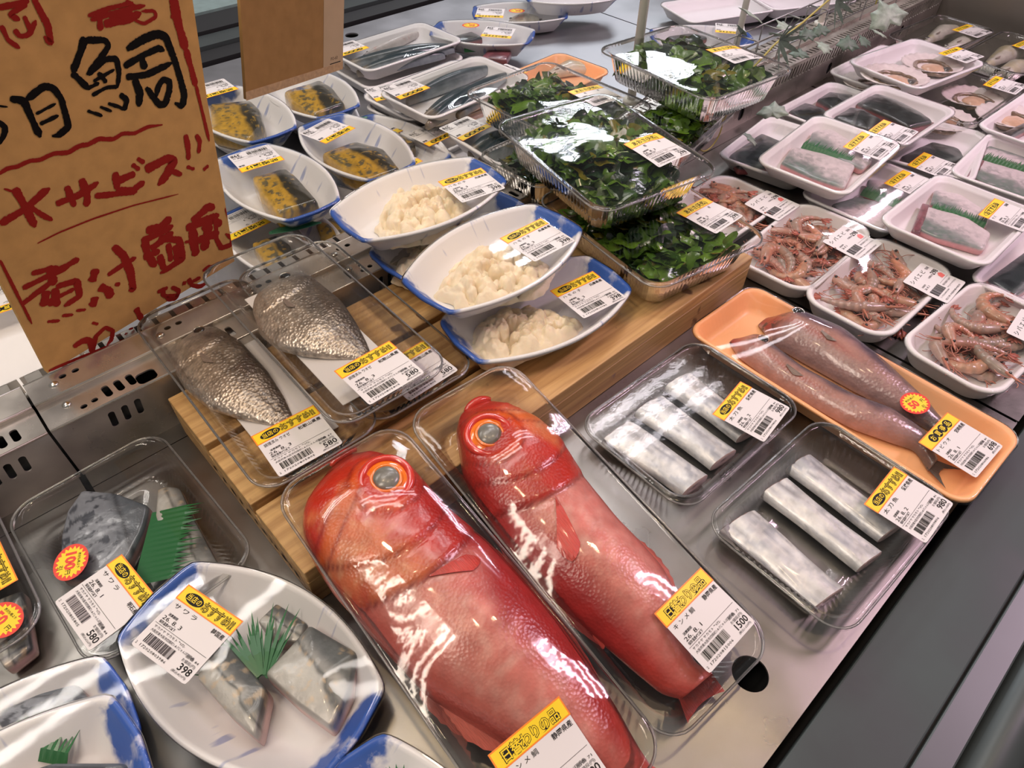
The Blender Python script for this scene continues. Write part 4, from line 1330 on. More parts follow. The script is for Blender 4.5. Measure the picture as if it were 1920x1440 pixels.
class Loft:
    """body lying on its side; v runs -1 (belly) to +1 (back)"""
    def __init__(s, xs, yd, yb, thick, nc=40, belly_drop=6.0, relief=None, power=0.85):
        s.xs, s.yd, s.yb = xs, yd, yb
        n = len(xs)
        V, U, VV = [], [], []
        for i in range(n):
            yc, hw = (yd[i] + yb[i]) / 2, (yd[i] - yb[i]) / 2
            T = thick[i]
            bd = min(belly_drop, T * .4)
            for k in range(nc):
                th = 2 * math.pi * k / nc
                c, sn = math.cos(th), math.sin(th)
                pw = power if np.isscalar(power) else power[i]
                z = bd + T * max(sn, 0) ** pw if sn >= 0 else bd * (1 - abs(sn) ** .8)
                if relief is not None and sn > 0:
                    z += relief(xs[i], yc + hw * c) * min(1, sn * 2.5)
                V.append((xs[i], yc + hw * c, z))
                U.append(i / (n - 1))
                VV.append(c if sn >= 0 else math.copysign(1, c))
        s.V = np.array(V)
        s.U, s.VV = np.array(U), np.array(VV)
        F = []
        for i in range(n - 1):
            for k in range(nc):
                F.append((i * nc + k, (i + 1) * nc + k, (i + 1) * nc + (k + 1) % nc, i * nc + (k + 1) % nc))
        F.append(tuple(range(nc)))
        F.append(tuple((n - 1) * nc + k for k in range(nc))[::-1])
        flip = (yd[n // 2] < yb[n // 2])
        s.F = [f[::-1] for f in F] if flip else F
        s.thick, s.bd, s.power, s.relief = thick, belly_drop, power, relief
    def ztop(s, x, y):
        yd, yb, T = np.interp(x, s.xs, s.yd), np.interp(x, s.xs, s.yb), np.interp(x, s.xs, s.thick)
        c = np.clip((y - (yd + yb) / 2) / ((yd - yb) / 2 + 1e-9), -.98, .98)
        pw = s.power if np.isscalar(s.power) else np.interp(x, s.xs, s.power)
        return np.minimum(s.bd, T * .4) + T * np.sqrt(1 - c * c) ** pw

def dome(cx, cy, z, R, h, n=28, rings=6):
    V, F = [], []
    for i in range(rings + 1):
        a = math.pi / 2 * i / rings
        for k in range(n):
            t = 2 * math.pi * k / n
            V.append((cx + R * math.cos(a) * math.cos(t), cy + R * math.cos(a) * math.sin(t), z + h * math.sin(a)))
    for i in range(rings):
        for k in range(n):
            F.append((i * n + k, i * n + (k + 1) % n, (i + 1) * n + (k + 1) % n, (i + 1) * n + k))
    return np.array(V), F

def torus(cx, cy, z, R, r, n=36, m=10, sq=1.0):
    V, F = [], []
    for i in range(n):
        t = 2 * math.pi * i / n
        for j in range(m):
            a = 2 * math.pi * j / m
            q = R + r * math.cos(a)
            V.append((cx + q * math.cos(t), cy + q * math.sin(t), z + r * sq * math.sin(a)))
    for i in range(n):
        for j in range(m):
            F.append((i * m + j, ((i + 1) % n) * m + j, ((i + 1) % n) * m + (j + 1) % m, i * m + (j + 1) % m))
    return np.array(V), F

MM = 0.001
def strip(pa, pb, nz=3):
    """sheet between two 3D polylines"""
    pa, pb = np.asarray(pa, float), np.asarray(pb, float)
    V, F = [], []
    for k in range(nz + 1):
        t = k / nz
        V.append(pa * (1 - t) + pb * t)
    n = len(pa)
    for k in range(nz):
        for i in range(n - 1):
            F.append((k * n + i, k * n + i + 1, (k + 1) * n + i + 1, (k + 1) * n + i))
    return np.vstack(V), F

def red_fish(pm4, zf, dors, belly, pts, label, seed):
    p0, u, Ln, xs, yd, yb = stations(dors, belly, 130)
    flip = np.mean(yd - yb) < 0
    hw = np.abs(yd - yb) / 2
    s_ = (xs - xs[0]) / (xs[-1] - xs[0])
    T = (0.60 + .06 * smooth(.35, .6, s_)) * hw * (1 - .12 * smooth(.6, 1, s_)) * smooth(-.05, .10, s_) ** .5 + 2.0
    pw = .55 + .35 * smooth(.22, .42, s_)
    lm = local_mat(p0, u, zf)
    M = np.array(lm.to_3x3())[:2, :2]
    P = [(np.asarray(q) - p0) @ M for q in pts]
    (ex, ey), (fx, fy), (tx, ty) = P
    bs = 1.0 if flip else -1.0          # belly side sign of local y
    ox, oy = ex - 4, ey + bs * 16       # centre of the gill-cover arcs
    gr = math.hypot(fx - ox, fy - oy) - 2
    def arcs(x, y):
        d1 = np.hypot(x - ex, y - ey)
        d2 = np.hypot(x - ox, (y - oy) * .92)
        return d1, d2
    def relief(x, y):
        d1, d2 = arcs(x, y)
        r = 2.6 * (1 - smooth(gr - 2, gr + 2.5, d2)) - .8 * math.exp(-((d2 - gr - 3) / 2.2) ** 2)
        r += 1.5 * (1 - smooth(gr * .70 - 1, gr * .70 + 1.5, d2)) - .7 * math.exp(-((d2 - gr * .70 - 2) / 1.4) ** 2)
        r += 1.8 * math.exp(-((d1 - 25) / 3.0) ** 2)
        r += .8 * math.exp(-((abs((x - ex) * .9 + (y - ey) * bs * .45) - 6) / 2.0) ** 2) * (1 if (y - ey) * bs > 20 else 0)
        return float(r)
    lf = Loft(xs, yd, yb, T, 72, 8.0, relief, pw)
    U, v = lf.U, lf.VV
    nz = vnoise(lf.V, .02, seed)
    nf = vnoise(lf.V, .09, seed + 1)
    d1, d2 = arcs(lf.V[:, 0], lf.V[:, 1])
    c = mixc((.64, .23, .19), (.40, .022, .020), smooth(.05, .70, v + .22 * nz))
    c = mixc(c, (.50, .060, .040), smooth(.55, .98, -v) * .8)
    c = mixc(c, (.76, .44, .37), np.clip(.6 * nf + .22, 0, .75) * smooth(-.95, -.3, v) * (1 - smooth(.0, .5, v)))
    c = mixc(c, (.48, .055, .035), smooth(.72, .95, U) * .75)
    hd = (1 - smooth(gr - 1, gr + 1.5, d2)) * (lf.V[:, 0] < gr + ox)
    hd = np.maximum(hd, 1 - smooth(.10, .16, U))
    lx_, ly_ = lf.V[:, 0] - ex, (lf.V[:, 1] - ey) * bs
    gold = smooth(-.15, .55, nz + .25 * nf) * smooth(27, 36, d1) * smooth(.25, -.2, v) * smooth(.11, .18, U)
    hc = mixc((.50, .030, .014), (.66, .20, .075), gold * .85)
    hc = mixc(hc, (.72, .34, .18), smooth(.35, .9, nf + .3 * nz) * gold * .7)
    hc = mixc(hc, (.62, .085, .010), np.exp(-((d1 - 26) / 4.5) ** 2) * .8)
    jaw = np.exp(-((lx_ + 12 - .55 * (ly_ - 22)) / 5.0) ** 2) * smooth(14, 24, ly_)
    hc = mixc(hc, (.66, .14, .015), jaw * .7)
    hc = mixc(hc, (.26, .014, .010), np.exp(-((lx_ + 4 - .55 * (ly_ - 22)) / 1.5) ** 2) * smooth(14, 24, ly_) * .7)
    hc = mixc(hc, (.30, .014, .010), np.exp(-((lx_ + 21 - .55 * (ly_ - 22)) / 1.6) ** 2) * smooth(8, 20, ly_) * .7)
    hc = mixc(hc, (.42, .018, .014), smooth(.30, .75, v) * .9)
    c = mixc(c, hc, hd)
    for g, gw in ((gr + 1.5, 1.5), (gr * .70 + 1.2, 1.1), (30.5, .9)):
        dd = d2 if g != 30.5 else d1
        c = mixc(c, (.20, .012, .008), np.exp(-((dd - g) / gw) ** 2) * .75 * (lf.V[:, 0] < gr + ox + 8))
    root = empty('red_fish', pm4 @ lm)
    tag(root, label, 'fish', 'whole red fish in long clear trays')
    mk('body', lf.V * MM, lf.F, REDFISH, root, True, None, c)
    ez = float(lf.ztop(ex, ey)) + 2.2
    V, F = torus(ex, ey, ez - .5, 20.0, 3.6, sq=1.1)
    eye = mk('eye', V * MM, F, EYER, root)
    V, F = dome(ex, ey, ez - 1.5, 19.5, 5.2)
    mk('iris', V * MM, F, EYEO, eye)
    V, F = torus(ex, ey, ez + 2.6, 12.0, 1.6, sq=.8)
    mk('iris_rim', V * MM, F, EYEO, eye)
    V, F = dome(ex, ey, ez + 1.8, 11.6, 4.4)
    mk('lens', V * MM, F, EYEG, eye)
    sgn = -1 if flip else 1
    # fins
    def fin(name, a, b, edge, out, mat, z0):
        t = np.linspace(a, b, 22)
        x = np.interp(t, s_, xs)
        e = np.interp(t, s_, edge)
        sg = np.sign(np.interp(t, s_, edge) - np.interp(t, s_, (yd + yb) / 2))
        q = (t - a) / (b - a)
        ho = out * np.sin(np.pi * np.clip(q * .9 + .08, 0, 1)) * (1 + .12 * np.sin(np.arange(22) * 2.4))
        A = np.c_[x, e - sg * 7, np.full(22, z0 + 5)]
        B = np.c_[x + 7, e + sg * ho, np.full(22, z0)]
        V_, F_ = strip(A, B, 3)
        mk(name, V_ * MM, F_, mat, root)
    fin('dorsal_fin', .38, .78, yd, 5, FINR, 8)
    fin('anal_fin', .55, .80, yb, 8, FINP, 6)
    # pectoral fin laid on the flank
    d = np.array([tx - fx, ty - fy])
    Lp = np.linalg.norm(d)
    du = d / Lp
    dv = np.array([-du[1], du[0]])
    A, B = [], []
    V_, F_ = [], []
    nr, nl = 15, 10
    for i in range(nl + 1):
        for k in range(nr):
            a = (k / (nr - 1) - .5) * .42
            rr = Lp * .92 * (i / nl) * (1 - 2.6 * a * a - .5 * abs(a)) + 2
            q = np.array([fx, fy]) + rr * (math.cos(a) * du + math.sin(a) * dv)
            V_.append((q[0], q[1], float(lf.ztop(q[0], q[1])) + 1.0 + .30 * (k % 2) + .8 * math.sin(math.pi * i / nl)))
    for i in range(nl):
        for k in range(nr - 1):
            F_.append((i * nr + k, i * nr + k + 1, (i + 1) * nr + k + 1, (i + 1) * nr + k))
    mk('pectoral_fin', np.array(V_) * MM, F_, FINR, root)
    # lips
    y0 = (yd[3] + yb[3]) / 2
    mb = MB()
    w0 = max(hw[6], 6)
    pl = [(xs[0] + 5.5 + 9 * (1 - math.cos(a)), y0 + w0 * math.sin(a), 11 + 5 * math.cos(a)) for a in np.linspace(-.9, .9, 11)]
    mb.tube(np.array(pl) * MM, [.0022 + .0022 * math.sin(math.pi * k / 10) for k in range(11)], 8)
    mb.obj('lips', EYER, root)
    # tail stub
    x1, yc = xs[-1], (yd[-1] + yb[-1]) / 2
    A = np.array([(x1 - 6, yc + hw[-1] * k, 7) for k in np.linspace(-1, 1, 9)])
    B = np.array([(x1 + 11 + 4 * (k * k), yc + (hw[-1] + 3) * k + (-4 if flip else 4), 5 + 2 * math.sin(k * 9)) for k in np.linspace(-1, 1, 9)])
    V_, F_ = strip(A, B, 4)
    mk('tail_fin', V_ * MM, F_, FINR, root)
    return [obst_of(lf.V * MM, lm)]

FISHKIND = {
    'bream': dict(name='butterfish', cat='fish', T=.40, mat=BREAM, eye=6.0),
    'flying': dict(name='flying_fish', cat='fish', T=.75, mat=pm('scaled_grey_skin', attr=True, rough=.28, spec=.6, var=.2, vscale=90, bump=.35, bscale=300, coat=.4, voro=True), eye=6.5),
    'pale': dict(name='pale_fish', cat='fish', T=.7, mat=WET, eye=4.0),
}
def small_fish(kind, pm4, zf, dors, belly, label, group, seed):
    K = FISHKIND[kind]
    p0, u, Ln, xs, yd, yb = stations(dors, belly, 80)
    hw = np.abs(yd - yb) / 2
    s_ = (xs - xs[0]) / (xs[-1] - xs[0])
    T = K['T'] * np.maximum(hw, 3) * smooth(-.03, .14, s_) ** .6 + 2
    if kind == 'bream':
        T = np.minimum(T, 17) * (1 - .35 * smooth(.55, 1, s_))
    rel = None
    if kind == 'bream':
        x0_, x1_ = xs[0], xs[-1]
        def rel(x, y):
            a = (x - x0_) / (x1_ - x0_)
            v = (y - np.interp(x, xs, (yd + yb) / 2)) / (np.interp(x, xs, hw) + 1e-6)
            if yd[30] < yb[30]:
                v = -v
            g = .23 + .06 * (1 - v * v)
            return float(1.4 * (1 - smooth(g - .01, g + .012, a)) - .5 * math.exp(-((a - g - .02) / .012) ** 2)
                         + .12 * math.sin(a * 120 - abs(v - .15) * 22) * smooth(.30, .36, a) - 1.0 * math.exp(-((v - .18) / .06) ** 2) * smooth(.28, .4, a))
    lf = Loft(xs, yd, yb, T, 56, 5.0, rel, .9 if kind != 'bream' else .75)
    U, v = lf.U, lf.VV
    nz = vnoise(lf.V, .03, seed)
    nf = vnoise(lf.V, .10, seed + 3)
    if kind == 'bream':
        c = mixc((.50, .42, .34), (.16, .125, .10), smooth(-.25, .75, v + .30 * nz))
        c = mixc(c, (.62, .56, .50), smooth(.45, .95, -v) * .6)
        c = mixc(c, (.07, .055, .045), np.exp(-((v - .18) / .06) ** 2) * .55 * smooth(.25, .4, U))
        c = mixc(c, (.09, .075, .06), (np.sin(U * 120 - np.abs(v - .15) * 22) < -.2) * smooth(.3, .4, U) * .15)
        c = mixc(c, (.12, .095, .075), smooth(.15, .7, nf) * .35)
        c = mixc(c, (.46, .42, .37), (1 - smooth(.18, .25, U)) * .5)
    elif kind == 'flying':
        c = mixc((.36, .22, .21), (.095, .075, .10), smooth(-.15, .45, v + .25 * nz))
        c = mixc(c, (.46, .24, .17), np.exp(-((v + .15) / .28) ** 2) * .6 * (1 - smooth(.5, .8, U)))
        c = mixc(c, (.10, .085, .09), smooth(.72, .95, U))
        c = mixc(c, (.26, .035, .035), (1 - smooth(.08, .20, U)) * smooth(-.3, .4, nz + .2))
        c = mixc(c, (.03, .025, .03), (1 - smooth(.10, .17, U)) * smooth(.1, .5, nf))
        c = mixc(c, (.40, .12, .09), np.exp(-((v + .35) / .12) ** 2) * smooth(.1, .2, U) * (1 - smooth(.4, .6, U)) * .7)
        c = mixc(c, (.08, .07, .085), smooth(.35, .8, nf) * smooth(.3, .7, v) * .7)
    else:
        c = mixc((.52, .50, .42), (.30, .29, .22), smooth(.0, .7, v + .3 * nz))
        c = mixc(c, (.45, .38, .15), smooth(.3, .9, nz) * .4)
    lm = local_mat(p0, u, zf)
    root = empty(K['name'], pm4 @ lm)
    tag(root, label, K['cat'], group)
    mk('body', lf.V * MM, lf.F, K['mat'], root, True, None, c)
    ex = xs[0] + (.13 if kind != 'bream' else .115) * (xs[-1] - xs[0])
    i = int(np.argmin(np.abs(xs - ex)))
    ey = (yd[i] + yb[i]) / 2 + (yd[i] - yb[i]) / 2 * (.35 if kind != 'bream' else .36)
    ez = float(lf.ztop(ex, ey)) - .6 + (float(rel(ex, ey)) if rel else 0)
    V, F = dome(ex, ey, ez, K['eye'], 2.6, 20, 4)
    e = mk('eye', V * MM, F, EYEB, root)
    V, F = torus(ex, ey, ez + .4, K['eye'], .9, 24, 6)
    mk('eye_ring', V * MM, F, SCREW, e)
    # tail fin
    x1 = xs[-1]
    yc = (yd[-1] + yb[-1]) / 2
    sp_ = max(14, Ln * .07) if kind != 'bream' else 10
    A = np.array([(x1 - 3, yc + hw[-1] * .9 * k, 5) for k in np.linspace(-1, 1, 9)])
    B = np.array([(x1 + sp_ * (.45 + .8 * k * k), yc + sp_ * .95 * k, 4 + math.sin(k * 8)) for k in np.linspace(-1, 1, 9)])
    V, F = strip(A, B, 3)
    fm = pm('dusky_fin', (.07, .06, .06), .35, var=.3, vscale=60, bump=.6, bscale=40, stretch=(2, 30, 2))
    mk('tail_fin', V * MM, F, fm, root)
    # side fin
    q0 = np.array([xs[0] + .30 * (xs[-1] - xs[0]), (yd[24] + yb[24]) / 2 - (yd[24] - yb[24]) * .08])
    A, B = [], []
    Lp = Ln * (.12 if kind == 'bream' else .09)
    sg = np.sign(yb[24] - yd[24])
    for k in np.linspace(0, 1, 8):
        a = sg * (.10 + .45 * k)
        A.append((q0[0], q0[1] + sg * 3 * k, float(lf.ztop(q0[0], q0[1])) + .8))
        e_ = q0 + Lp * (1 - .35 * k) * np.array([math.cos(a), math.sin(a)])
        B.append((e_[0], e_[1], float(lf.ztop(e_[0], e_[1])) + 1.0))
    V, F = strip(A, B, 4)
    V[:, 2] += .3
    mk('side_fin', V * MM, F, pm('side_fin_skin', (.22, .17, .14), .35, var=.3, vscale=60, bump=.6, bscale=40, stretch=(2, 30, 2)), root)
    return [obst_of(lf.V * MM, lm)]

def sardine(pm4, zf, a, b, wd, pale, label, group, seed):
    rnd = random.Random(seed)
    p0, u, v_, Ln = frame2(a, b)
    if rnd.random() < .5:
        pass
    n = 44
    t = np.linspace(0, 1, n)
    hw = wd / 2 * (np.sin(np.pi * np.clip(t * .86 + .07, 0, 1)) ** .75)
    bow = rnd.uniform(-.05, .05) * Ln * np.sin(np.pi * t)
    xs, yd, yb = t * Ln, bow + hw, bow - hw
    lf = Loft(xs, yd, yb, hw * 1.3 + 2, 28, 4.0)
    U, v = lf.U, lf.VV
    nz = vnoise(lf.V, .05, seed)
    if pale:
        c = mixc((.55, .50, .48), (.20, .22, .24), smooth(.0, .6, v + .2 * nz))
        c = mixc(c, (.50, .22, .18), smooth(.5, .9, nz) * .5)
    else:
        c = mixc((.26, .30, .33), (.016, .034, .044), smooth(-.98, -.6, v + .12 * nz))
        c = mixc(c, (.02, .03, .035), (np.sin(U * 60) > .6) * smooth(-.1, .3, v) * (1 - smooth(.4, .6, v)) * .6)
        c = mixc(c, (.30, .22, .14), (1 - smooth(.06, .16, U)) * .6)
    lm = local_mat(p0, u, zf)
    root = empty('sardine', pm4 @ lm)
    tag(root, label, 'fish', group)
    mk('body', lf.V * MM, lf.F, WET, root, True, None, c)
    ex, ey = .07 * Ln, yd[3] * .2
    V, F = dome(ex, ey, float(lf.ztop(ex, ey)) - .6, 2.4, 1.3, 14, 3)
    mk('eye', V * MM, F, EYEB, root)
    A = np.array([(Ln - 2, bow[-1] + 2 * k, 4) for k in np.linspace(-1, 1, 7)])
    B = np.array([(Ln + 5 + 9 * k * k, bow[-1] + 9 * k, 4) for k in np.linspace(-1, 1, 7)])
    V, F = strip(A, B, 2)
    mk('tail_fin', V * MM, F, pm('dusky_fin', (.07, .06, .06), .35), root)
    return [obst_of(lf.V * MM, lm)]

def belt_piece(pm4, zf, a, b, wd, label, group, seed):
    p0, u, v_, Ln = frame2(a, b)
    n, nc = 40, 34
    t = np.linspace(0, 1, n)
    rs = np.random.RandomState(seed)
    V, C = [], []
    for i in range(n):
        sk = 5 * math.sin(t[i] * 2.2 + seed) * .4
        for k in range(nc):
            th = 2 * math.pi * k / nc
            c_, s_ = math.cos(th), math.sin(th)
            y = wd / 2 * np.sign(c_) * abs(c_) ** .9 * (1 + .05 * math.sin(t[i] * 5 + seed) - .10 * t[i])
            z = 7.0 + (9.0 * max(s_, 0) ** .8 if s_ >= 0 else -7.0 * abs(s_) ** .7)
            z += (-1.6 * math.exp(-((y - wd * .18) / 1.6) ** 2) - 1.1 * math.exp(-((y + wd * .22 + 2 * math.sin(t[i] * 4 + seed)) / 1.2) ** 2) + .8 * math.sin(t[i] * 7 + seed * 1.7) * math.cos(y * .2 + seed) if s_ > 0 else 0)
            x = t[i] * Ln + .16 * y * (1 if i in (0,) else 1)
            V.append((x, y + sk, z))
    V = np.array(V)
    nz = vnoise(V * [.4, 1, 1], .07, seed)
    C = mixc((.70, .71, .72), (.46, .48, .52), smooth(-.2, .9, nz))
    C = mixc(C, (.30, .32, .36), np.exp(-((V[:, 1] - wd * .18) / 1.6) ** 2) * .6)
    C = mixc(C, (.86, .85, .82), smooth(-.1, .6, vnoise(V * [.45, 1, 1], .26, seed + 4)) * .6)
    C = mixc(C, (.24, .25, .27), smooth(.55, .95, vnoise(V * [.3, 1, 1], .14, seed + 6)) * .55)
    F = []
    for i in range(n - 1):
        for k in range(nc):
            F.append((i * nc + k, (i + 1) * nc + k, (i + 1) * nc + (k + 1) % nc, i * nc + (k + 1) % nc))
    lm = local_mat(p0, u, zf)
    root = empty('beltfish_piece', pm4 @ lm)
    tag(root, label, 'fish piece', group)
    mk('skin', V * MM, F, SILVER, root, True, None, C)
    for i, nm in ((0, 'cut_face'), (n - 1, 'cut_face')):
        ring = V[i * nc:(i + 1) * nc]
        ctr = ring.mean(axis=0)
        sg = -1 if i == 0 else 1
        VV = np.vstack([ring, ctr + (ring - ctr) * .88 + [sg * 1.0, 0, 0], ctr + (ring - ctr) * .3 + [sg * .4, 0, 0], [ctr + [sg * -.6, 0, 0]]])
        FF = []
        for r in range(2):
            for k in range(nc):
                q = (r * nc + k, r * nc + (k + 1) % nc, (r + 1) * nc + (k + 1) % nc, (r + 1) * nc + k)
                FF.append(q if sg > 0 else q[::-1])
        for k in range(nc):
            q = (2 * nc + k, 2 * nc + (k + 1) % nc, 3 * nc)
            FF.append(q if sg > 0 else q[::-1])
        cc = np.tile(np.array([[.52, .38, .36]]), (len(VV), 1)) + vnoise(VV, .1, seed + 9)[:, None] * .04
        cc[-1] = (.08, .03, .03)
        mk(nm, VV * MM, FF, FLESH, root, True, None, cc)
    return [obst_of(V * MM, lm)]

def slab(kind, pm4, zf, poly, th, label, group, seed):
    p = np.asarray(poly, float)
    ctr = p.mean(axis=0)
    q = p - ctr
    ev, evec = np.linalg.eigh(q.T @ q)
    u = evec[:, 1]
    if u[0] < 0:
        u = -u
    v_ = np.array([-u[1], u[0]])
    L2 = np.c_[q @ u, q @ v_]
    if np.sum(L2[:, 0] * np.roll(L2[:, 1], -1) - np.roll(L2[:, 0], -1) * L2[:, 1]) < 0:
        L2 = L2[::-1]
    n = 84
    o = resample(chaikin(resample(L2, 48), 1), n)
    prof = [(.94, 0), (1.0, th * .25), (1.0, th * .6), (.985, th * .86), (.955, th * .99)]
    prof += [(q, th * (1.0 + .27 * (1 - q * q) ** .8)) for q in np.linspace(.92, .03, 26)]
    if kind not in ('miso', 'sabad'):
        prof = [(s_, z if z <= th else th + (z - th) * .55) for s_, z in prof]
    V = np.vstack([np.c_[o * s_, np.full(n, z)] for s_, z in prof] + [[[0, 0, prof[-1][1]]]])
    nr = len(prof)
    V[3 * n:, 2] += vnoise(V[3 * n:], .03, seed) * .7
    F = []
    for i in range(nr - 1):
        for k in range(n):
            F.append((i * n + k, i * n + (k + 1) % n, (i + 1) * n + (k + 1) % n, (i + 1) * n + k))
    for k in range(n):
        F.append(((nr - 1) * n + k, (nr - 1) * n + (k + 1) % n, nr * n))
    F.append(tuple(range(n))[::-1])
    w_ = np.abs(o[:, 1]).max()
    l_ = np.abs(o[:, 0]).max()
    t, s_ = V[:, 1] / w_, V[:, 0] / l_
    nz = vnoise(V, .05, seed)
    nf = vnoise(V, .12, seed + 5)
    flesh = (.46, .27, .24)
    mat = WET
    if kind == 'saba':
        c = mixc((.64, .56, .57), (.13, .18, .155), smooth(-.05, .55, t + .15 * nz))
        c = mixc(c, (.26, .25, .255), smooth(.1, .5, nf) * .65 * smooth(-.7, .3, t))
        flesh = (.52, .22, .22)
    elif kind == 'sabad':
        c = mixc((.022, .030, .032), (.007, .010, .012), smooth(-.2, .6, nz))
        c = mixc(c, (.15, .18, .17), np.exp(-((t + .62) / .12) ** 2) * .7)
        th_ = 1
        flesh = (.28, .07, .075)
    elif kind == 'sabar':
        c = mixc((.22, .07, .085), (.12, .04, .05), smooth(-.3, .5, nz))
        flesh = (.28, .09, .09)
    elif kind == 'sawara':
        c = mixc((.21, .225, .26), (.085, .10, .12), smooth(.1, .7, t + .1 * nz))
        c = mixc(c, (.030, .034, .048), smooth(.12, .35, nf) * smooth(.45, .2, t) * .85)
        c = mixc(c, (.02, .022, .03), np.exp(-((t - .45) / .05) ** 2) * .8)
    elif kind == 'sawaral':
        c = mixc((.42, .41, .38), (.085, .09, .09), smooth(-.2, .6, t + .2 * nz))
        c = mixc(c, (.04, .045, .045), np.exp(-((t - .05 + .1 * nz) / .07) ** 2) * .8)
        c = mixc(c, (.55, .40, .24), smooth(.4, .9, nf) * .5)
        flesh = (.58, .38, .35)
        mat = SILVER
    elif kind == 'miso':
        c = mixc((.45, .27, .030), (.030, .026, .016), smooth(.02, -.16, t + .07 * nz))
        c = mixc(c, (.07, .075, .055), smooth(.18, .42, nf) * smooth(-.05, .2, t) * (1 - smooth(.62, .75, t)) * .9)
        c = mixc(c, (.40, .24, .025), smooth(.45, .8, nf) * smooth(0, -.3, t) * .8)
        flesh = (.30, .16, .02)
        mat = MISO
    side = np.zeros(len(V))
    side[:3 * n] = 1
    c = mixc(c, flesh, side * (.95 if kind != 'miso' else .35))
    a = math.atan2(u[1], u[0])
    lm = Matrix.Translation((ctr[0] * MM, ctr[1] * MM, zf)) @ Matrix.Rotation(a, 4, 'Z')
    nm = {'saba': 'mackerel_fillet', 'sabad': 'mackerel_fillet', 'sabar': 'mackerel_fillet', 'sawara': 'fish_fillet', 'sawaral': 'fish_fillet', 'miso': 'marinated_fillet'}[kind]
    ob = mk(nm, V * MM, F, mat, None, True, None, c, pm4 @ lm)
    tag(ob, label, 'fillet', group)
    return [obst_of(V * MM, lm)]

def baran(pm4, z0, a, b, h, label, seed):
    p0, u, v_, Ln = frame2(a, b)
    rnd = random.Random(seed)
    n = max(8, int(Ln / 2.6))
    V, F = [], []
    fl_ = .62 if h > 30 else .30
    for i in range(n + 1):
        x = Ln * i / n
        V.append((x, 0, -min(h * .25, 6)))
        V.append((x, h * fl_, .5 + .5 * (i % 2)))
    for i in range(n):
        F.append((2 * i, 2 * i + 2, 2 * i + 3, 2 * i + 1))
        q = len(V)
        tx = Ln * (i + .5 + rnd.uniform(-.5, .7)) / n
        V.append((tx, h * rnd.uniform(.78, 1.0), min(h, 18) * rnd.uniform(.0, .2)))
        F.append((2 * i + 1, 2 * i + 3, q))
    V = np.array(V)
    lm = local_mat(p0, u, z0)
    o = mk('plastic_grass', V * MM, F, GREEN, None, False, None, None, pm4 @ lm)
    md = o.modifiers.new('thickness', 'SOLIDIFY')
    md.thickness = .0003
    tag(o, label, 'garnish', 'green plastic grass dividers')
    return [obst_of(V[V[:, 2] > -1] * MM, lm)]

def fan_grass(pm4, z0, a, b, spread, label, seed):
    p0, u, v_, Ln = frame2(a, b)
    rnd = random.Random(seed)
    V, F = [], []
    nb = 34
    for k in range(nb):
        an = math.radians((k / (nb - 1) - .5) * spread * 1.9 + rnd.uniform(-4, 4))
        L_ = Ln * rnd.uniform(.55, .98)
        d = np.array([math.cos(an), math.sin(an)])
        pp = np.array([-d[1], d[0]])
        b_ = len(V)
        o0 = pp * (k / nb - .5) * 10
        z = rnd.uniform(-1.5, 1.5)
        for (f_, w_) in ((0, 1.2), (.35, 1.5), (.7, 1.0)):
            for sg in (-1, 1):
                q = o0 + d * L_ * f_ + pp * sg * w_
                V.append((q[0], q[1], z + 5 * f_ * (1 - f_) * 2))
        q = o0 + d * L_
        V.append((q[0], q[1], z))
        F += [(b_, b_ + 2, b_ + 3, b_ + 1), (b_ + 2, b_ + 4, b_ + 5, b_ + 3), (b_ + 4, b_ + 6, b_ + 5)]
    V = np.array(V)
    lm = local_mat(p0, u, z0)
    o = mk('plastic_grass', V * MM, F, GREEN, None, False, None, None, pm4 @ lm)
    md = o.modifiers.new('thickness', 'SOLIDIFY')
    md.thickness = .0003
    tag(o, label, 'garnish', 'green plastic grass dividers')
    return [obst_of(V * MM, lm)]

def leaf(pm4, z0, a, b, wd, label, seed):
    p0, u, v_, Ln = frame2(a, b)
    n = 16
    V, F = [], []
    for i in range(n + 1):
        t = i / n
        w_ = wd / 2 * math.sin(math.pi * min(1, t * .92 + .06)) ** .8
        for k, s_ in enumerate((-1, -.5, 0, .5, 1)):
            V.append((t * Ln, s_ * w_, 2 * math.sin(math.pi * t) + 1.2 * abs(s_)))
    for i in range(n):
        for k in range(4):
            F.append((i * 5 + k, (i + 1) * 5 + k, (i + 1) * 5 + k + 1, i * 5 + k + 1))
    lm = local_mat(p0, u, z0)
    o = mk('bamboo_leaf', np.array(V) * MM, F, LEAFG, None, True, None, None, pm4 @ lm)
    md = o.modifiers.new('thickness', 'SOLIDIFY')
    md.thickness = .0003
    tag(o, label, 'leaf', 'green leaves under the marinated fillets')
    return [obst_of(np.array(V) * MM, lm)]

def in_poly(pt, poly):
    x, y = pt
    c = False
    n = len(poly)
    for i in range(n):
        x0, y0 = poly[i]
        x1, y1 = poly[(i + 1) % n]
        if (y0 > y) != (y1 > y) and x < (x1 - x0) * (y - y0) / (y1 - y0) + x0:
            c = not c
    return c

def ico(sub):
    import bmesh
    bm = bmesh.new()
    bmesh.ops.create_icosphere(bm, subdivisions=sub, radius=1.0)
    v = np.array([p.co[:] for p in bm.verts])
    f = [tuple(q.index for q in g.verts) for g in bm.faces]
    bm.free()
    return v, f
ICO3, ICO2 = ico(3), ico(2)

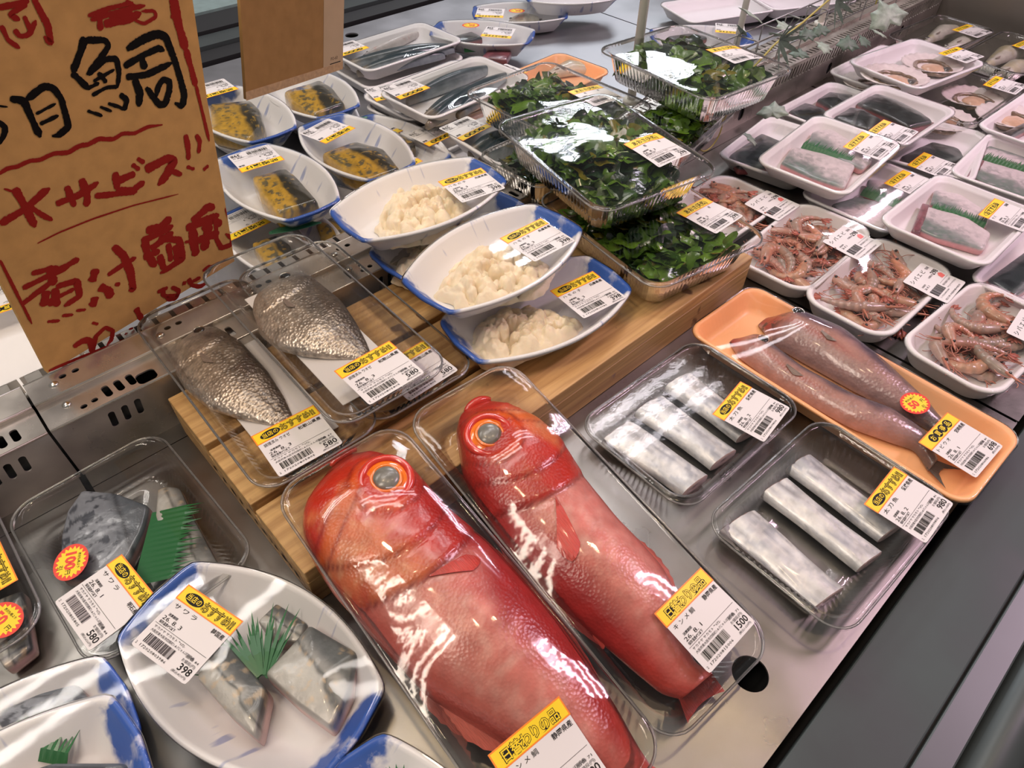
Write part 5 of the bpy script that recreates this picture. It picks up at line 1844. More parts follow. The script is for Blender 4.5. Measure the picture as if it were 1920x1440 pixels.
def roe(pm4, zf, poly, label, seed):
    rnd = random.Random(seed)
    P = np.asarray(poly, float)
    ctr = P.mean(axis=0)
    P = ctr + (P - ctr) * 1.12
    poly = [tuple(q) for q in P]
    x0, y0 = P.min(axis=0)
    x1, y1 = P.max(axis=0)
    bd = resample(chaikin(resample(P, 24), 2), 150) - ctr
    na, nr_ = 150, 70
    V = []
    lumps = []
    while len(lumps) < 150:
        pt = np.array([rnd.uniform(x0, x1), rnd.uniform(y0, y1)])
        if in_poly(pt, poly):
            lumps.append((pt[0] - ctr[0], pt[1] - ctr[1], rnd.uniform(4.0, 9.5), rnd.uniform(0, 9)))
    lx = np.array(lumps)
    f = np.linspace(1, .02, nr_)
    for q in f:
        V.append(np.c_[bd * q, np.full(na, q)])
    V = np.vstack(V)
    fr = V[:, 2].copy()
    wob = 1 + .05 * vnoise(np.c_[V[:, :2], 0 * fr], .06, seed)
    V[:, :2] *= wob[:, None]
    env = (1 - fr ** 2.6) ** .55
    d2 = (V[:, None, 0] - lx[None, :, 0]) ** 2 + (V[:, None, 1] - lx[None, :, 1]) ** 2
    cap = np.sqrt(np.maximum(lx[None, :, 2] ** 2 - d2, 0)) + lx[None, :, 3] * (d2 < lx[None, :, 2] ** 2)
    hgt = cap.max(axis=1)
    z = env * (5 + 1.35 * hgt) + 1.8 * env * vnoise(np.c_[V[:, :2], 0 * fr], .16, seed + 2)
    z[:na] = .3
    V[:, 2] = np.maximum(z, .3)
    F = []
    for i in range(nr_ - 1):
        for k in range(na):
            F.append((i * na + k, i * na + (k + 1) % na, (i + 1) * na + (k + 1) % na, (i + 1) * na + k))
    F.append(tuple((nr_ - 1) * na + k for k in range(na)))
    mb = MB()
    mb.add(V * MM, F)
    allv = [V]
    lm = Matrix.Translation((ctr[0] * MM, ctr[1] * MM, zf))
    o = mb.obj('fish_roe', SOFT, None, True, pm4 @ lm)
    tag(o, label, 'fish roe', 'heaps of cream fish roe')
    return [obst_of(np.vstack(allv) * MM, lm)]

def weed(pm4, zf, ty, bulge, label, seed):
    L, W, H = [q * 1000 for q in DIM[ty]]
    rs = np.random.RandomState(seed)
    V, F, C = [], [], []
    nleaf = 330
    g = 8
    allv = []
    for k in range(nleaf):
        a, b = rs.uniform(-1, 1), rs.uniform(-1, 1)
        px, py = a * (L / 2 - 27), b * (W / 2 - 27)
        edge = max(abs(a), abs(b))
        top = H - 6 + bulge * (1 - edge ** 3)
        pz = rs.uniform(.25, 1.0) ** .6 * (top - 4) * (1 - .25 * edge ** 6)
        sz = rs.uniform(14, 36)
        yaw, tilt, tw = rs.uniform(0, 6.28), rs.normal(0, .45), rs.normal(0, .6)
        q = np.linspace(-1, 1, g)
        X, Y = np.meshgrid(q, q, indexing='ij')
        lobes = 1 + .25 * np.sin(np.arctan2(Y, X) * rs.randint(3, 6) + rs.rand() * 6)
        x = X * sz * lobes * .6
        y = Y * sz * .5 * lobes
        z = rs.uniform(1, 4) * np.sin(X * rs.uniform(1.5, 3.5) + rs.rand() * 6) + rs.uniform(1, 3) * np.sin(Y * rs.uniform(2, 4) + rs.rand() * 6)
        y2 = y * math.cos(tilt) - z * math.sin(tilt)
        z2 = y * math.sin(tilt) + z * math.cos(tilt)
        x3 = x * math.cos(tw * .5) + z2 * math.sin(tw * .5)
        z3 = -x * math.sin(tw * .5) + z2 * math.cos(tw * .5)
        X4 = px + x3 * math.cos(yaw) - y2 * math.sin(yaw)
        Y4 = py + x3 * math.sin(yaw) + y2 * math.cos(yaw)
        Z4 = np.clip(pz + z3, 1.0, top + 3)
        lx, ly = L / 2 - 20, W / 2 - 20
        X4 = np.clip(X4, -lx, lx)
        Y4 = np.clip(Y4, -ly, ly)
        b0 = len(V) * g * g
        vv = np.c_[X4.ravel(), Y4.ravel(), Z4.ravel()]
        V.append(vv)
        for i in range(g - 1):
            for j in range(g - 1):
                F.append((b0 + i * g + j, b0 + (i + 1) * g + j, b0 + (i + 1) * g + j + 1, b0 + i * g + j + 1))
        t = rs.rand()
        base = np.array([.030, .080, .012]) * (1 - t) + np.array([.14, .27, .024]) * t
        if rs.rand() < .10:
            base = np.array([.16, .14, .012])
        if rs.rand() < .25:
            base = np.array([.010, .028, .012])
        C.append(np.tile(base, (g * g, 1)))
    V = np.vstack(V)
    lm = Matrix.Translation((0, 0, zf))
    o = mk('seaweed', V * MM, F, WEED, None, True, None, np.vstack(C), pm4 @ lm)
    tag(o, label, 'seaweed', None, 'stuff')
    return [obst_of(V * MM, lm)]

# shrimp
def make_shrimp(var):
    rs = np.random.RandomState(40 + var)
    root = empty('shrimp', Matrix.Identity(4))
    n, nc = 46, 16
    curl = (2.2, 3.2, 1.3, 2.7, .7)[var]
    Ls = 72.0
    t = np.linspace(0, 1, n)
    ang = -curl * np.clip(t - .3, 0, 1) / .7
    dx, dy = np.cos(ang), np.sin(ang)
    X = np.r_[0, np.cumsum(dx[:-1])] * Ls / n
    Y = np.r_[0, np.cumsum(dy[:-1])] * Ls / n
    rad = 6.2 * np.where(t < .34, .45 + .55 * np.sin(np.clip(t / .30, 0, 1) * math.pi / 2), 1 - .68 * (t - .34) / .66)
    seg = 1 + .20 * np.abs(np.sin((t - .34) * math.pi * 6.5 / .66)) * (t > .34)
    tint = np.array([(1, 1, 1), (1.15, .95, .85), (.8, .9, .9), (1.2, 1.0, .8), (.9, .85, .85)][var])
    V, C = [], []
    for i in range(n):
        nn = np.array([-dy[i], dx[i], 0])
        r = rad[i] * seg[i]
        for k in range(nc):
            th = 2 * math.pi * k / nc
            p = np.array([X[i], Y[i], 0]) + nn * r * math.cos(th) * 1.1 + np.array([0, 0, 1]) * r * .85 * math.sin(th)
            V.append(p)
            stripe = .5 + .5 * math.sin((t[i] - .34) * math.pi * 13 / .66) if t[i] > .34 else .4 + .3 * rs.rand()
            C.append(np.array([.42, .27, .21]) * (1 - .6 * stripe) + np.array([.26, .225, .185]) * .6 * stripe + (np.array([.07, -.02, -.03]) if math.cos(th) < -.3 else 0))
    V = np.array(V)
    x0 = X.mean()
    y0 = Y.mean()
    V -= [x0, y0, 0]
    F = []
    for i in range(n - 1):
        for k in range(nc):
            F.append((i * nc + k, (i + 1) * nc + k, (i + 1) * nc + (k + 1) % nc, i * nc + (k + 1) % nc))
    F.append(tuple(range(nc)))
    F.append(tuple((n - 1) * nc + k for k in range(nc))[::-1])
    mk('body', V * MM, F, SHRIMPM, root, True, None, np.array(C) * tint)
    P = np.c_[X - x0, Y - y0, 0 * X]
    # rostrum
    mb = MB()
    mb.tube(np.array([(P[2][0] + 4, P[2][1] + 2.5, 2), (P[0][0] - 6, P[0][1] + 3.5, 2.5), (P[0][0] - 15, P[0][1] + 6, 4)]) * MM, [.0018, .0011, .0002], 6)
    mb.obj('rostrum', pm('shrimp_rostrum', (.50, .20, .13), .4), root)
    # legs and swimmerets
    mb = MB()
    for k in range(9):
        i = int(6 + k * 4)
        nn = np.array([dy[min(i, n - 1)], -dx[min(i, n - 1)], 0])
        tg = np.array([dx[min(i, n - 1)], dy[min(i, n - 1)], 0])
        b_ = P[min(i, n - 1)] + nn * rad[min(i, n - 1)] * .8
        for sz in (-1.5, 1.5):
            L_ = rs.uniform(7, 12) * (1 if k < 5 else .55)
            mid = b_ + nn * L_ * .5 + tg * rs.uniform(-4, 1) + [0, 0, sz]
            mb.tube(np.array([b_ + [0, 0, sz * .5], mid, mid + nn * L_ * .3 + tg * rs.uniform(-8, -2) + [0, 0, sz]]) * MM, [.0007, .0005, .0002], 5)
    mb.obj('legs', FEELER, root)
    # antennae
    mb = MB()
    for k in range(3):
        q = [P[1] + [0, rs.uniform(-3, 3), 1]]
        a = math.pi + rs.uniform(-.9, .9)
        bend = rs.uniform(-.35, .35)
        for j in range(7):
            a += bend
            q.append(q[-1] + np.array([math.cos(a), math.sin(a), rs.uniform(-.1, .35)]) * rs.uniform(2.5, 5))
        mb.tube(np.array(q) * MM, [.00045] * len(q), 4)
    mb.obj('antennae', FEELER, root)
    # tail fan
    mb = MB()
    e = P[-1]
    ta = math.atan2(dy[-1], dx[-1])
    for k in range(5):
        a = ta + (k - 2) * .34
        d = np.array([math.cos(a), math.sin(a), 0])
        pp = np.array([-d[1], d[0], 0])
        w_ = 2.6
        pts = [e - pp * .8, e + d * 7 - pp * w_, e + d * 13, e + d * 7 + pp * w_, e + pp * .8]
        pts = np.array(pts) + [0, 0, (k % 2) * .8]
        up = pts + [0, 0, .5]
        mb.add(np.vstack([pts, up]) * MM, [(0, 1, 2, 3, 4), (9, 8, 7, 6, 5), (0, 5, 6, 1), (1, 6, 7, 2), (2, 7, 8, 3), (3, 8, 9, 4)])
    mb.obj('tail_fan', pm('shrimp_tail', (.42, .12, .08), .35, var=.3, vscale=120), root)
    mb = MB()
    for sz in (-1, 1):
        v, f = ICO2
        mb.add((v * 1.7 + P[3] + [-1, 1.5, sz * 3.6]) * MM, f)
    mb.obj('eyes', EYEB, root)
    return root
SHRIMP0 = None
def shrimps(pm4, zf, poly, label, group, seed, count=22):
    global SHRIMP0
    if SHRIMP0 is None:
        SHRIMP0 = [make_shrimp(k) for k in range(5)]
        for r in SHRIMP0:
            r['used'] = 0
    rnd = random.Random(seed)
    P = np.asarray(poly, float)
    P = P.mean(axis=0) + (P - P.mean(axis=0)) * .86
    P[:, 1] = np.clip(P[:, 1], -28, 28)
    P[:, 0] = np.clip(P[:, 0], -62, 62)
    poly = [tuple(q) for q in P]
    x0, y0 = P.min(axis=0)
    x1, y1 = P.max(axis=0)
    pts = []
    tries = 0
    while len(pts) < count and tries < 4000:
        tries += 1
        c = np.array([rnd.uniform(x0, x1), rnd.uniform(y0, y1)])
        md = 16 if tries < 2000 else 8
        if in_poly(c, poly) and all(np.linalg.norm(c - q) > md for q in pts[-9:]):
            pts.append(c)
    obs = []
    for i, c in enumerate(pts):
        src = SHRIMP0[i % 5]
        if src['used']:
            r = copy_tree(src)
        else:
            r = src
            src['used'] = 1
        z = zf + .0058 + (.0066 if i >= len(pts) * .4 else 0) + (.006 if i >= len(pts) * .75 else 0)
        s_ = rnd.uniform(.95, 1.22)
        lm = Matrix.Translation((c[0] * MM, c[1] * MM, z)) @ Matrix.Rotation(rnd.uniform(0, 6.28), 4, 'Z') @ Matrix.Rotation(rnd.uniform(-.25, .25), 4, 'X') @ Matrix.Scale(s_, 4)
        r.matrix_basis = pm4 @ lm
        tag(r, label, 'shrimp', group)
        obs.append(np.array([[c[0] * MM + dx * .010, c[1] * MM + dy * .010, z + .0055] for dx in (-1, 0, 1) for dy in (-1, 0, 1)]))
    return obs

def scallop(pm4, zf, c, e, size, label, group, seed):
    p0, u, v_, Ln = frame2(c, e)
    R = size * .92
    n, nr = 72, 9
    V = []
    for i in range(nr + 1):
        f = i / nr
        for k in range(n):
            a = 2 * math.pi * k / n
            back = max(0, -math.cos(a)) ** 2
            rr = R * f * (1 - .22 * back) * (1 + .018 * math.cos(a * 22) * (f > .4))
            V.append((rr * math.cos(a) + R * .1, rr * math.sin(a) * 1.05, 2 + 9 * f ** 2 + (.9 * math.cos(a * 22) * f * (math.cos(a) > -.6))))
    F = []
    for i in range(nr):
        for k in range(n):
            F.append((i * n + k, i * n + (k + 1) % n, (i + 1) * n + (k + 1) % n, (i + 1) * n + k))
    lm = local_mat(p0, u, zf)
    root = empty('scallop', pm4 @ lm)
    tag(root, label, 'scallop', group)
    sh = mk('shell', np.array(V) * MM, F, SHELL, root)
    md = sh.modifiers.new('thickness', 'SOLIDIFY')
    md.thickness = .0015
    V2, F2 = torus(-R * .02, 0, 6.5, R * .60, 4.2, 48, 10, .8)
    V2[:, 2] += vnoise(V2, .08, seed) * 1.2
    V2[:, :2] *= (1 + .06 * vnoise(V2, .05, seed + 1))[:, None]
    mk('mantle', V2 * MM, F2, MANTLE, root)
    V3, F3 = dome(0, -R * .08, 4, R * .42, 7)
    V3[:, 2] += vnoise(V3, .06, seed) * .8
    mk('muscle', V3 * MM, F3, MUSCLE, root)
    V4, F4 = dome(-R * .12, -R * .50, 4, R * .22, 7, 18, 5)
    mk('gut', V4 * MM, F4, GUT, root)
    return [obst_of(np.array(V)[:, :3] * MM, lm), obst_of(V3 * MM, lm)]
# ------------------------------------------------------------------ the case: decks, ridge, rails
def struct(o):
    o['kind'] = 'structure'
    return o

def rectp(x0, x1, y0, y1):
    return [(x0, y0), (x1, y0), (x1, y1), (x0, y1)]
T3 = Matrix.Translation
hole = lambda x, y, r: [(x + r * math.cos(2 * math.pi * k / 32), y + r * math.sin(2 * math.pi * k / 32)) for k in range(32)]
XS = [(-0.75, -0.041), (-0.035, 0.720), (0.724, 1.330), (1.334, 1.868)]
for (a, b) in XS:
    hs = [hole(0.2835, 0.0185, 0.0145)] if a < .28 < b else [hole((a + b) / 2 - .05, 0.0185, 0.0145)]
    d = struct(plate('front_deck', rectp(a, b, -0.026, 0.5525), hs, 0.003, STEEL, T3((0, 0, -0.0015))))
    bevel(d, .0008, 1)
    for i, hh in enumerate(hs):
        cx = sum(p[0] for p in hh) / 32
        V, F = torus(cx * 1000, 18.5, 0.1, 15.2, .9, 40, 6)
        mk('hole_rim', V * MM, F, STEEL_L, d)
    struct(plate('rear_deck', rectp(a, b, 0.672, 1.430), [hole(a + .15 if a != XS[2][0] else 0.815, 1.385, 0.0145)], 0.003, STEEL_R_LIT, T3((0, 0, -0.0015))))
    m = MB()
    m.box(a, b, 0.5535, 0.5745, -0.003, 0.0)
    struct(m.obj('deck_back_strip', STEEL, None, False))
m = MB()
m.box(-0.9, 2.0, -0.30, 1.65, -0.13, -0.07)
struct(m.obj('case_base', DARK, None, False))
m = MB()
m.box(-0.9, 1.87, -0.0255, -0.0245, -0.05, -0.0012)
struct(m.obj('deck_front_lip', STEEL, None, False))

# central vented ridge: vertical slotted face, two slotted top strips and the slatted channel behind
RY = 0.575
def seg(a, b, left):
    hs = []
    if left:
        x = math.ceil(a / .105) * .105 + .012
        while x < b - .05:
            for k in range(3):
                hs.append(slot(x + .0125 * k, .046, .0062, .020, None, -.10))
            x += .105
    else:
        x = a + .02
        while x < b - .01:
            hs.append(slot(x, .050, .0048, .022, None, -.22))
            x += .0105
        for hx in (1.085, 1.385, 1.69):
            if a < hx < b:
                hs.append(slot(hx, .020, .016, .022, .0079))
    R = Matrix.Rotation(math.radians(90), 4, 'X')
    f = struct(plate('ridge_face', rectp(a, b, 0.0, .066), hs, 0.0016, STEEL_L, T3((0, RY, 0)) @ R))
    hs = []
    if left:
        x = math.ceil(a / .105) * .105 - .003
        while x < b - .06:
            for k in range(2):
                hs.append(slot(x + .0105 * k, RY + .010 + .0015 * k, .0062, .0055))
            for k in range(3):
                hs.append(slot(x + .0235 + .0115 * k, RY + .0155, .0068, .0175, None, .05))
            x += .105
        if a < .06 < b:
            hs.append(slot(.0565, RY + .0095, .019, .0165, .005))
    else:
        x = a + .015
        while x < b - .01:
            hs.append(slot(x, RY + .012, .0045, .014))
            x += .0115
    struct(plate('ridge_top_strip', rectp(a, b, RY, RY + .036), hs, 0.0016, STEEL_L, T3((0, 0, .066)) @ Matrix.Rotation(.04, 4, 'X') @ T3((0, -RY, 0)) @ T3((0, RY, 0)) if False else T3((0, 0, .0664))))
    hs = []
    x = math.ceil(a / .105) * .105 - .004
    while x < b - .06 and left:
        for k in range(2):
            hs.append(slot(x + .012 * k, RY + .058, .0068, .0058))
        x += .105
    if not left:
        x = a + .015
        while x < b - .01:
            hs.append(slot(x, RY + .058, .0045, .016))
            x += .0115
    struct(plate('ridge_top_strip', rectp(a, b, RY + .036, RY + .070), hs, 0.0016, STEEL_L, T3((0, 0, .0715))))
    m = MB()
    m.box(a, b, RY + .0355, RY + .0368, .064, .072)
    struct(m.obj('ridge_step', STEEL_L, None, False))
    m = MB()
    m.box(a, b, RY + .070, RY + .0712, .058, .0712)
    m.box(a, b, RY + .0955, RY + .0967, 0, .063)
    rb = struct(m.obj('ridge_back', STEEL_L, None, False))
    for (yy, zz) in ((RY - .0002, .0664), (RY + .0362, .0716), (RY + .0700, .0716)):
        m = MB()
        m.tube([(a, yy, zz), (b, yy, zz)], .0013, 10)
        m.obj('folded_edge', STEEL_L, rb)
    x = a + .004
    first = None
    while x < b - .016:
        if first is None:
            m = MB()
            m.box(0, .014, 0, .026, 0, .002)
            first = m.obj('slat', STEEL_L, rb, False)
            o = first
        else:
            o = first.copy()
            col.objects.link(o)
        o.location = (x, RY + .070, .061)
        x += .019
    if left:
        x = math.ceil(a / .105) * .105 - .014
        first = None
        while x < b - .02:
            for (yy, zz) in ((RY + .023, .0672), (RY + .052, .0723)):
                if first is None:
                    V, F = dome(0, 0, 0, 4.4, 2.6, 18, 4)
                    first = mk('screw', V * MM, F, SCREW, rb)
                    o = first
                else:
                    o = first.copy()
                    col.objects.link(o)
                o.location = (x, yy, zz)
            x += .105
for (a, b, l) in ((-0.75, -0.039, True), (-0.0365, 0.70, True), (0.702, 1.868, False)):
    seg(a, b, l)
m = MB()
m.box(-.75, 1.868, RY + .003, RY + .094, .004, .030)
struct(m.obj('ridge_core', DARK, None, False))

# front rail, its dark joint and the round bumper; the same again along the far side
def rails(y0, sg, nm):
    def bx(a, b, z0, z1, mat, name):
        m = MB()
        ya, yb = sorted((y0 + sg * a, y0 + sg * b))
        m.box(-.9, 2.05, ya, yb, z0, z1)
        o = struct(m.obj(name, mat, None, False))
        bevel(o, .0015, 2)
        return o
    bx(0, .0635, -.02, .002, RAIL, nm + '_rail')
    bx(.0655, .088, -.02, .0012, RAIL2, nm + '_rail_trim')
    bx(.060, .07, -.04, -.004, BLACK, nm + '_rail_joint')
    m = MB()
    m.tube([(-.9, y0 + sg * .108, -.020), (2.05, y0 + sg * .108, -.020)], .021, 24)
    struct(m.obj(nm + '_bumper', RAIL2))
    m = MB()
    ya, yb = sorted((y0 + sg * .120, y0 + sg * .30))
    m.box(-.9, 2.05, ya, yb, -.5, -.045)
    struct(m.obj(nm + '_case_side', pm('case_side_dark', (.03, .033, .03), .5), None, False))
rails(-0.0335, -1, 'front')
m = MB()
m.box(-.9, 2.05, 1.445, 1.50, -.05, .004)
struct(m.obj('rear_rubber_strip', BLACK, None, False))
m = MB()
m.box(-.9, 2.05, 1.502, 1.56, -.05, .012)
struct(m.obj('rear_rail', RAIL2, None, False))
m = MB()
m.box(-.9, 2.05, 1.565, 1.66, -.05, .018)
struct(m.obj('rear_rubber_strip', BLACK, None, False))
m = MB()
m.box(-.9, 2.05, 1.665, 1.78, -.05, .022)
struct(m.obj('rear_glass_ledge', pm('pale_teal_glass', (.22, .30, .29), .2, var=.15, vscale=40, bump=.1, bscale=90), None, False))
m = MB()
m.box(1.870, 1.90, -.02, 1.43, -.05, .42)
struct(m.obj('wall_right', pm('end_panel_steel', (.30, .27, .24), .4, .7, var=.15, vscale=6), None, False))
m = MB()
m.box(-6, 9, -6, 9, -.86, -.82)
struct(m.obj('floor', pm('shop_floor', (.30, .28, .26), .4, var=.1, vscale=3), None, False))

# ------------------------------------------------------------------ slatted wooden riser
root = empty('wooden_riser', T3((.061, .303, 0)))
tag(root, 'low slatted wooden riser board carrying the red fish, roe and seaweed packs', 'wooden board')
ys = [0.0, .088, .176]
for k, y in enumerate(ys):
    m = MB()
    m.box(0, .634, y, y + .080, .036, .052)
    bevel(m.obj('plank', WOOD, root, False), .0012, 2)
m = MB()
m.box(0, .634, .0, .014, .0, .0355)
bevel(m.obj('front_board', WOOD, root, False), .001, 2)
for x in (0.0, .20, .41, .615):
    m = MB()
    m.box(x, x + .019, .0145, .256, 0, .0355)
    bevel(m.obj('cross_batten', WOOD, root, False), .001, 2)
# stencilled marks on the left batten
fl = Flat()
for k, (a, wd) in enumerate(((0, 9), (12, 5), (20, 11), (36, 7), (46, 4), (54, 12), (72, 6), (84, 10), (100, 6), (112, 12), (132, 8), (150, 10))):
    fl.poly([(a, 4 + k % 3), (a + wd * .7, 2 + k % 2), (a + wd, 9 - k % 4), (a + wd * .4, 11)], 0, 0)
mk('stencil_marks', [(-.0004, .02 + x * MM, .012 + y * MM) for x, y, z in fl.v], [f[::-1] for f in fl.f], SBLACK, root, False)

# ------------------------------------------------------------------ cardboard signs
def basis(org, a, up):
    a, up = Vector(a).normalized(), Vector(up).normalized()
    n = a.cross(up)
    m_ = Matrix((a, up, n)).transposed().to_4x4()
    m_.translation = Vector(org)
    return m_
sm = basis(SIGN['BR'], SIGN['a'], SIGN['up'])
sign = empty('cardboard_sign', sm)
tag(sign, 'big brown cardboard sign with black and red brush lettering at the left', 'sign')
WS = .2318
o = plate('board', [(-WS, 0), (0, 0), (0.0005, .10), (-.001, .20), (.0008, .292), (0, .36), (-WS - .02, .36), (-WS, .2)], [], .0045, CARD_M, T3((0, 0, -.0026)), sign)
bevel(o, .0006, 1)
def ribbon(pts, wd, rough, seed):
    p = np.asarray(pts, float)
    d = np.r_[0, np.cumsum(np.linalg.norm(np.diff(p, axis=0), axis=1))]
    n = max(8, int(d[-1] / 1.2))
    t = np.linspace(0, d[-1], n)
    q = np.c_[np.interp(t, d, p[:, 0]), np.interp(t, d, p[:, 1])]
    for _ in range(3):
        q[1:-1] = .25 * q[:-2] + .5 * q[1:-1] + .25 * q[2:]
    tg = np.gradient(q, axis=0)
    tg /= np.linalg.norm(tg, axis=1)[:, None] + 1e-9
    nn = np.c_[-tg[:, 1], tg[:, 0]]
    u = np.linspace(0, 1, n)
    prof = np.clip(np.minimum(u / .10 + .55, (1 - u) / .14 + .30), 0, 1) * (1 + .10 * np.sin(u * 9 + seed))
    w_ = wd / 2 * prof
    rs = np.random.RandomState(seed)
    a = q + nn * (w_ * (1 + .10 * rs.randn(n) * rough))[:, None]
    b = q - nn * (w_ * (1 + .10 * rs.randn(n) * rough))[:, None]
    V = [(x, y) for x, y in a] + [(x, y) for x, y in b]
    F = [(n + i, n + i + 1, i + 1, i) for i in range(n - 1)]
    return V, F
for key, nm, mt, zz in (('k', 'black_lettering', SBLACK, .05), ('r', 'red_lettering', SRED, .04)):
    m = MB()
    for i, (c_, wd, pts) in enumerate(STROKES):
        if c_ == key:
            V, F = ribbon(pts, wd, .6, i)
            V = [(max(-231.5, min(-.2, x)), y) for x, y in V]
            m.add([(x * MM, y * MM, (zz + .06 + .004 * (i % 11)) * MM) for x, y in V], F)
    m.obj(nm, mt, sign, False)['kind'] = 'stuff'
cm = basis(CARD['BL'], CARD['a'], CARD['up'])
card = empty('blank_cardboard_sheet', cm)
tag(card, 'plain brown cardboard sheet hanging at the top with tape down its right edge', 'cardboard')
plate('board', [(0, 0), (.198, 0), (.198, .19), (0, .19)], [], .004, CARD_B, T3((0, 0, -.002)), card)
m = MB()
m.box(.153, .1985, -.0005, .19, .0001, .0003)
m.obj('tape_strip', TAPE, card, False)
m = MB()
m.box(-.0005, .199, -.001, .009, .0001, .0004)
m.obj('torn_lower_edge', pm('torn_card', (.50, .33, .17), .85, var=.2, vscale=200), card, False)
fl = Flat()
fl.text('PO-60', 170, 15, 6, 0, .35)
fl.rect(168, 193, 10, 11.2, 0, .35)
fl.rect(168, 194, 7, 8, 0, .35)
mk('printed_marks', np.array(fl.v) * MM, fl.f, SBLACK, card, False)
m = MB()
m.tube([(.03, .18, -.006), (.03, .8, -.03)], .0008, 6)
m.tube([(.16, .18, -.006), (.16, .8, -.03)], .0008, 6)
m.obj('hanging_cord', POLE, card)

def pole(x, y, z0, h, r, label, tilt=0.0):
    m = MB()
    m.tube([(0, 0, 0), (0, 0, h)], r, 16)
    root = empty('sign_pole', T3((x, y, z0)))
    m.obj('shaft', POLE, root)
    m = MB()
    m.tube([(0, 0, 0), (0, 0, .006)], r * 1.9, 16)
    m.obj('foot', POLE, root)
    tag(root, label, 'pole', 'ivory sign poles on the ridge')
pole(.880, .661, .0725, .55, .0070, 'ivory pole rising between the seaweed packs, thickest in view')
pole(1.235, .700, .0, .55, .0060, 'ivory pole standing behind the far seaweed pack')
pole(1.43, .640, .0725, .5, .0060, 'ivory pole standing on the ridge among the ivy leaves')
pole(1.80, .640, .0725, .5, .0060, 'ivory pole furthest right on the ridge')
m = MB()
m.tube([(0, 0, 0), (.02, -.035, .33)], .006, 12)
o = m.obj('sign_stay', POLE, sign, True)
o.matrix_basis = sm.inverted() @ T3((.10, .700, 0.0)) 

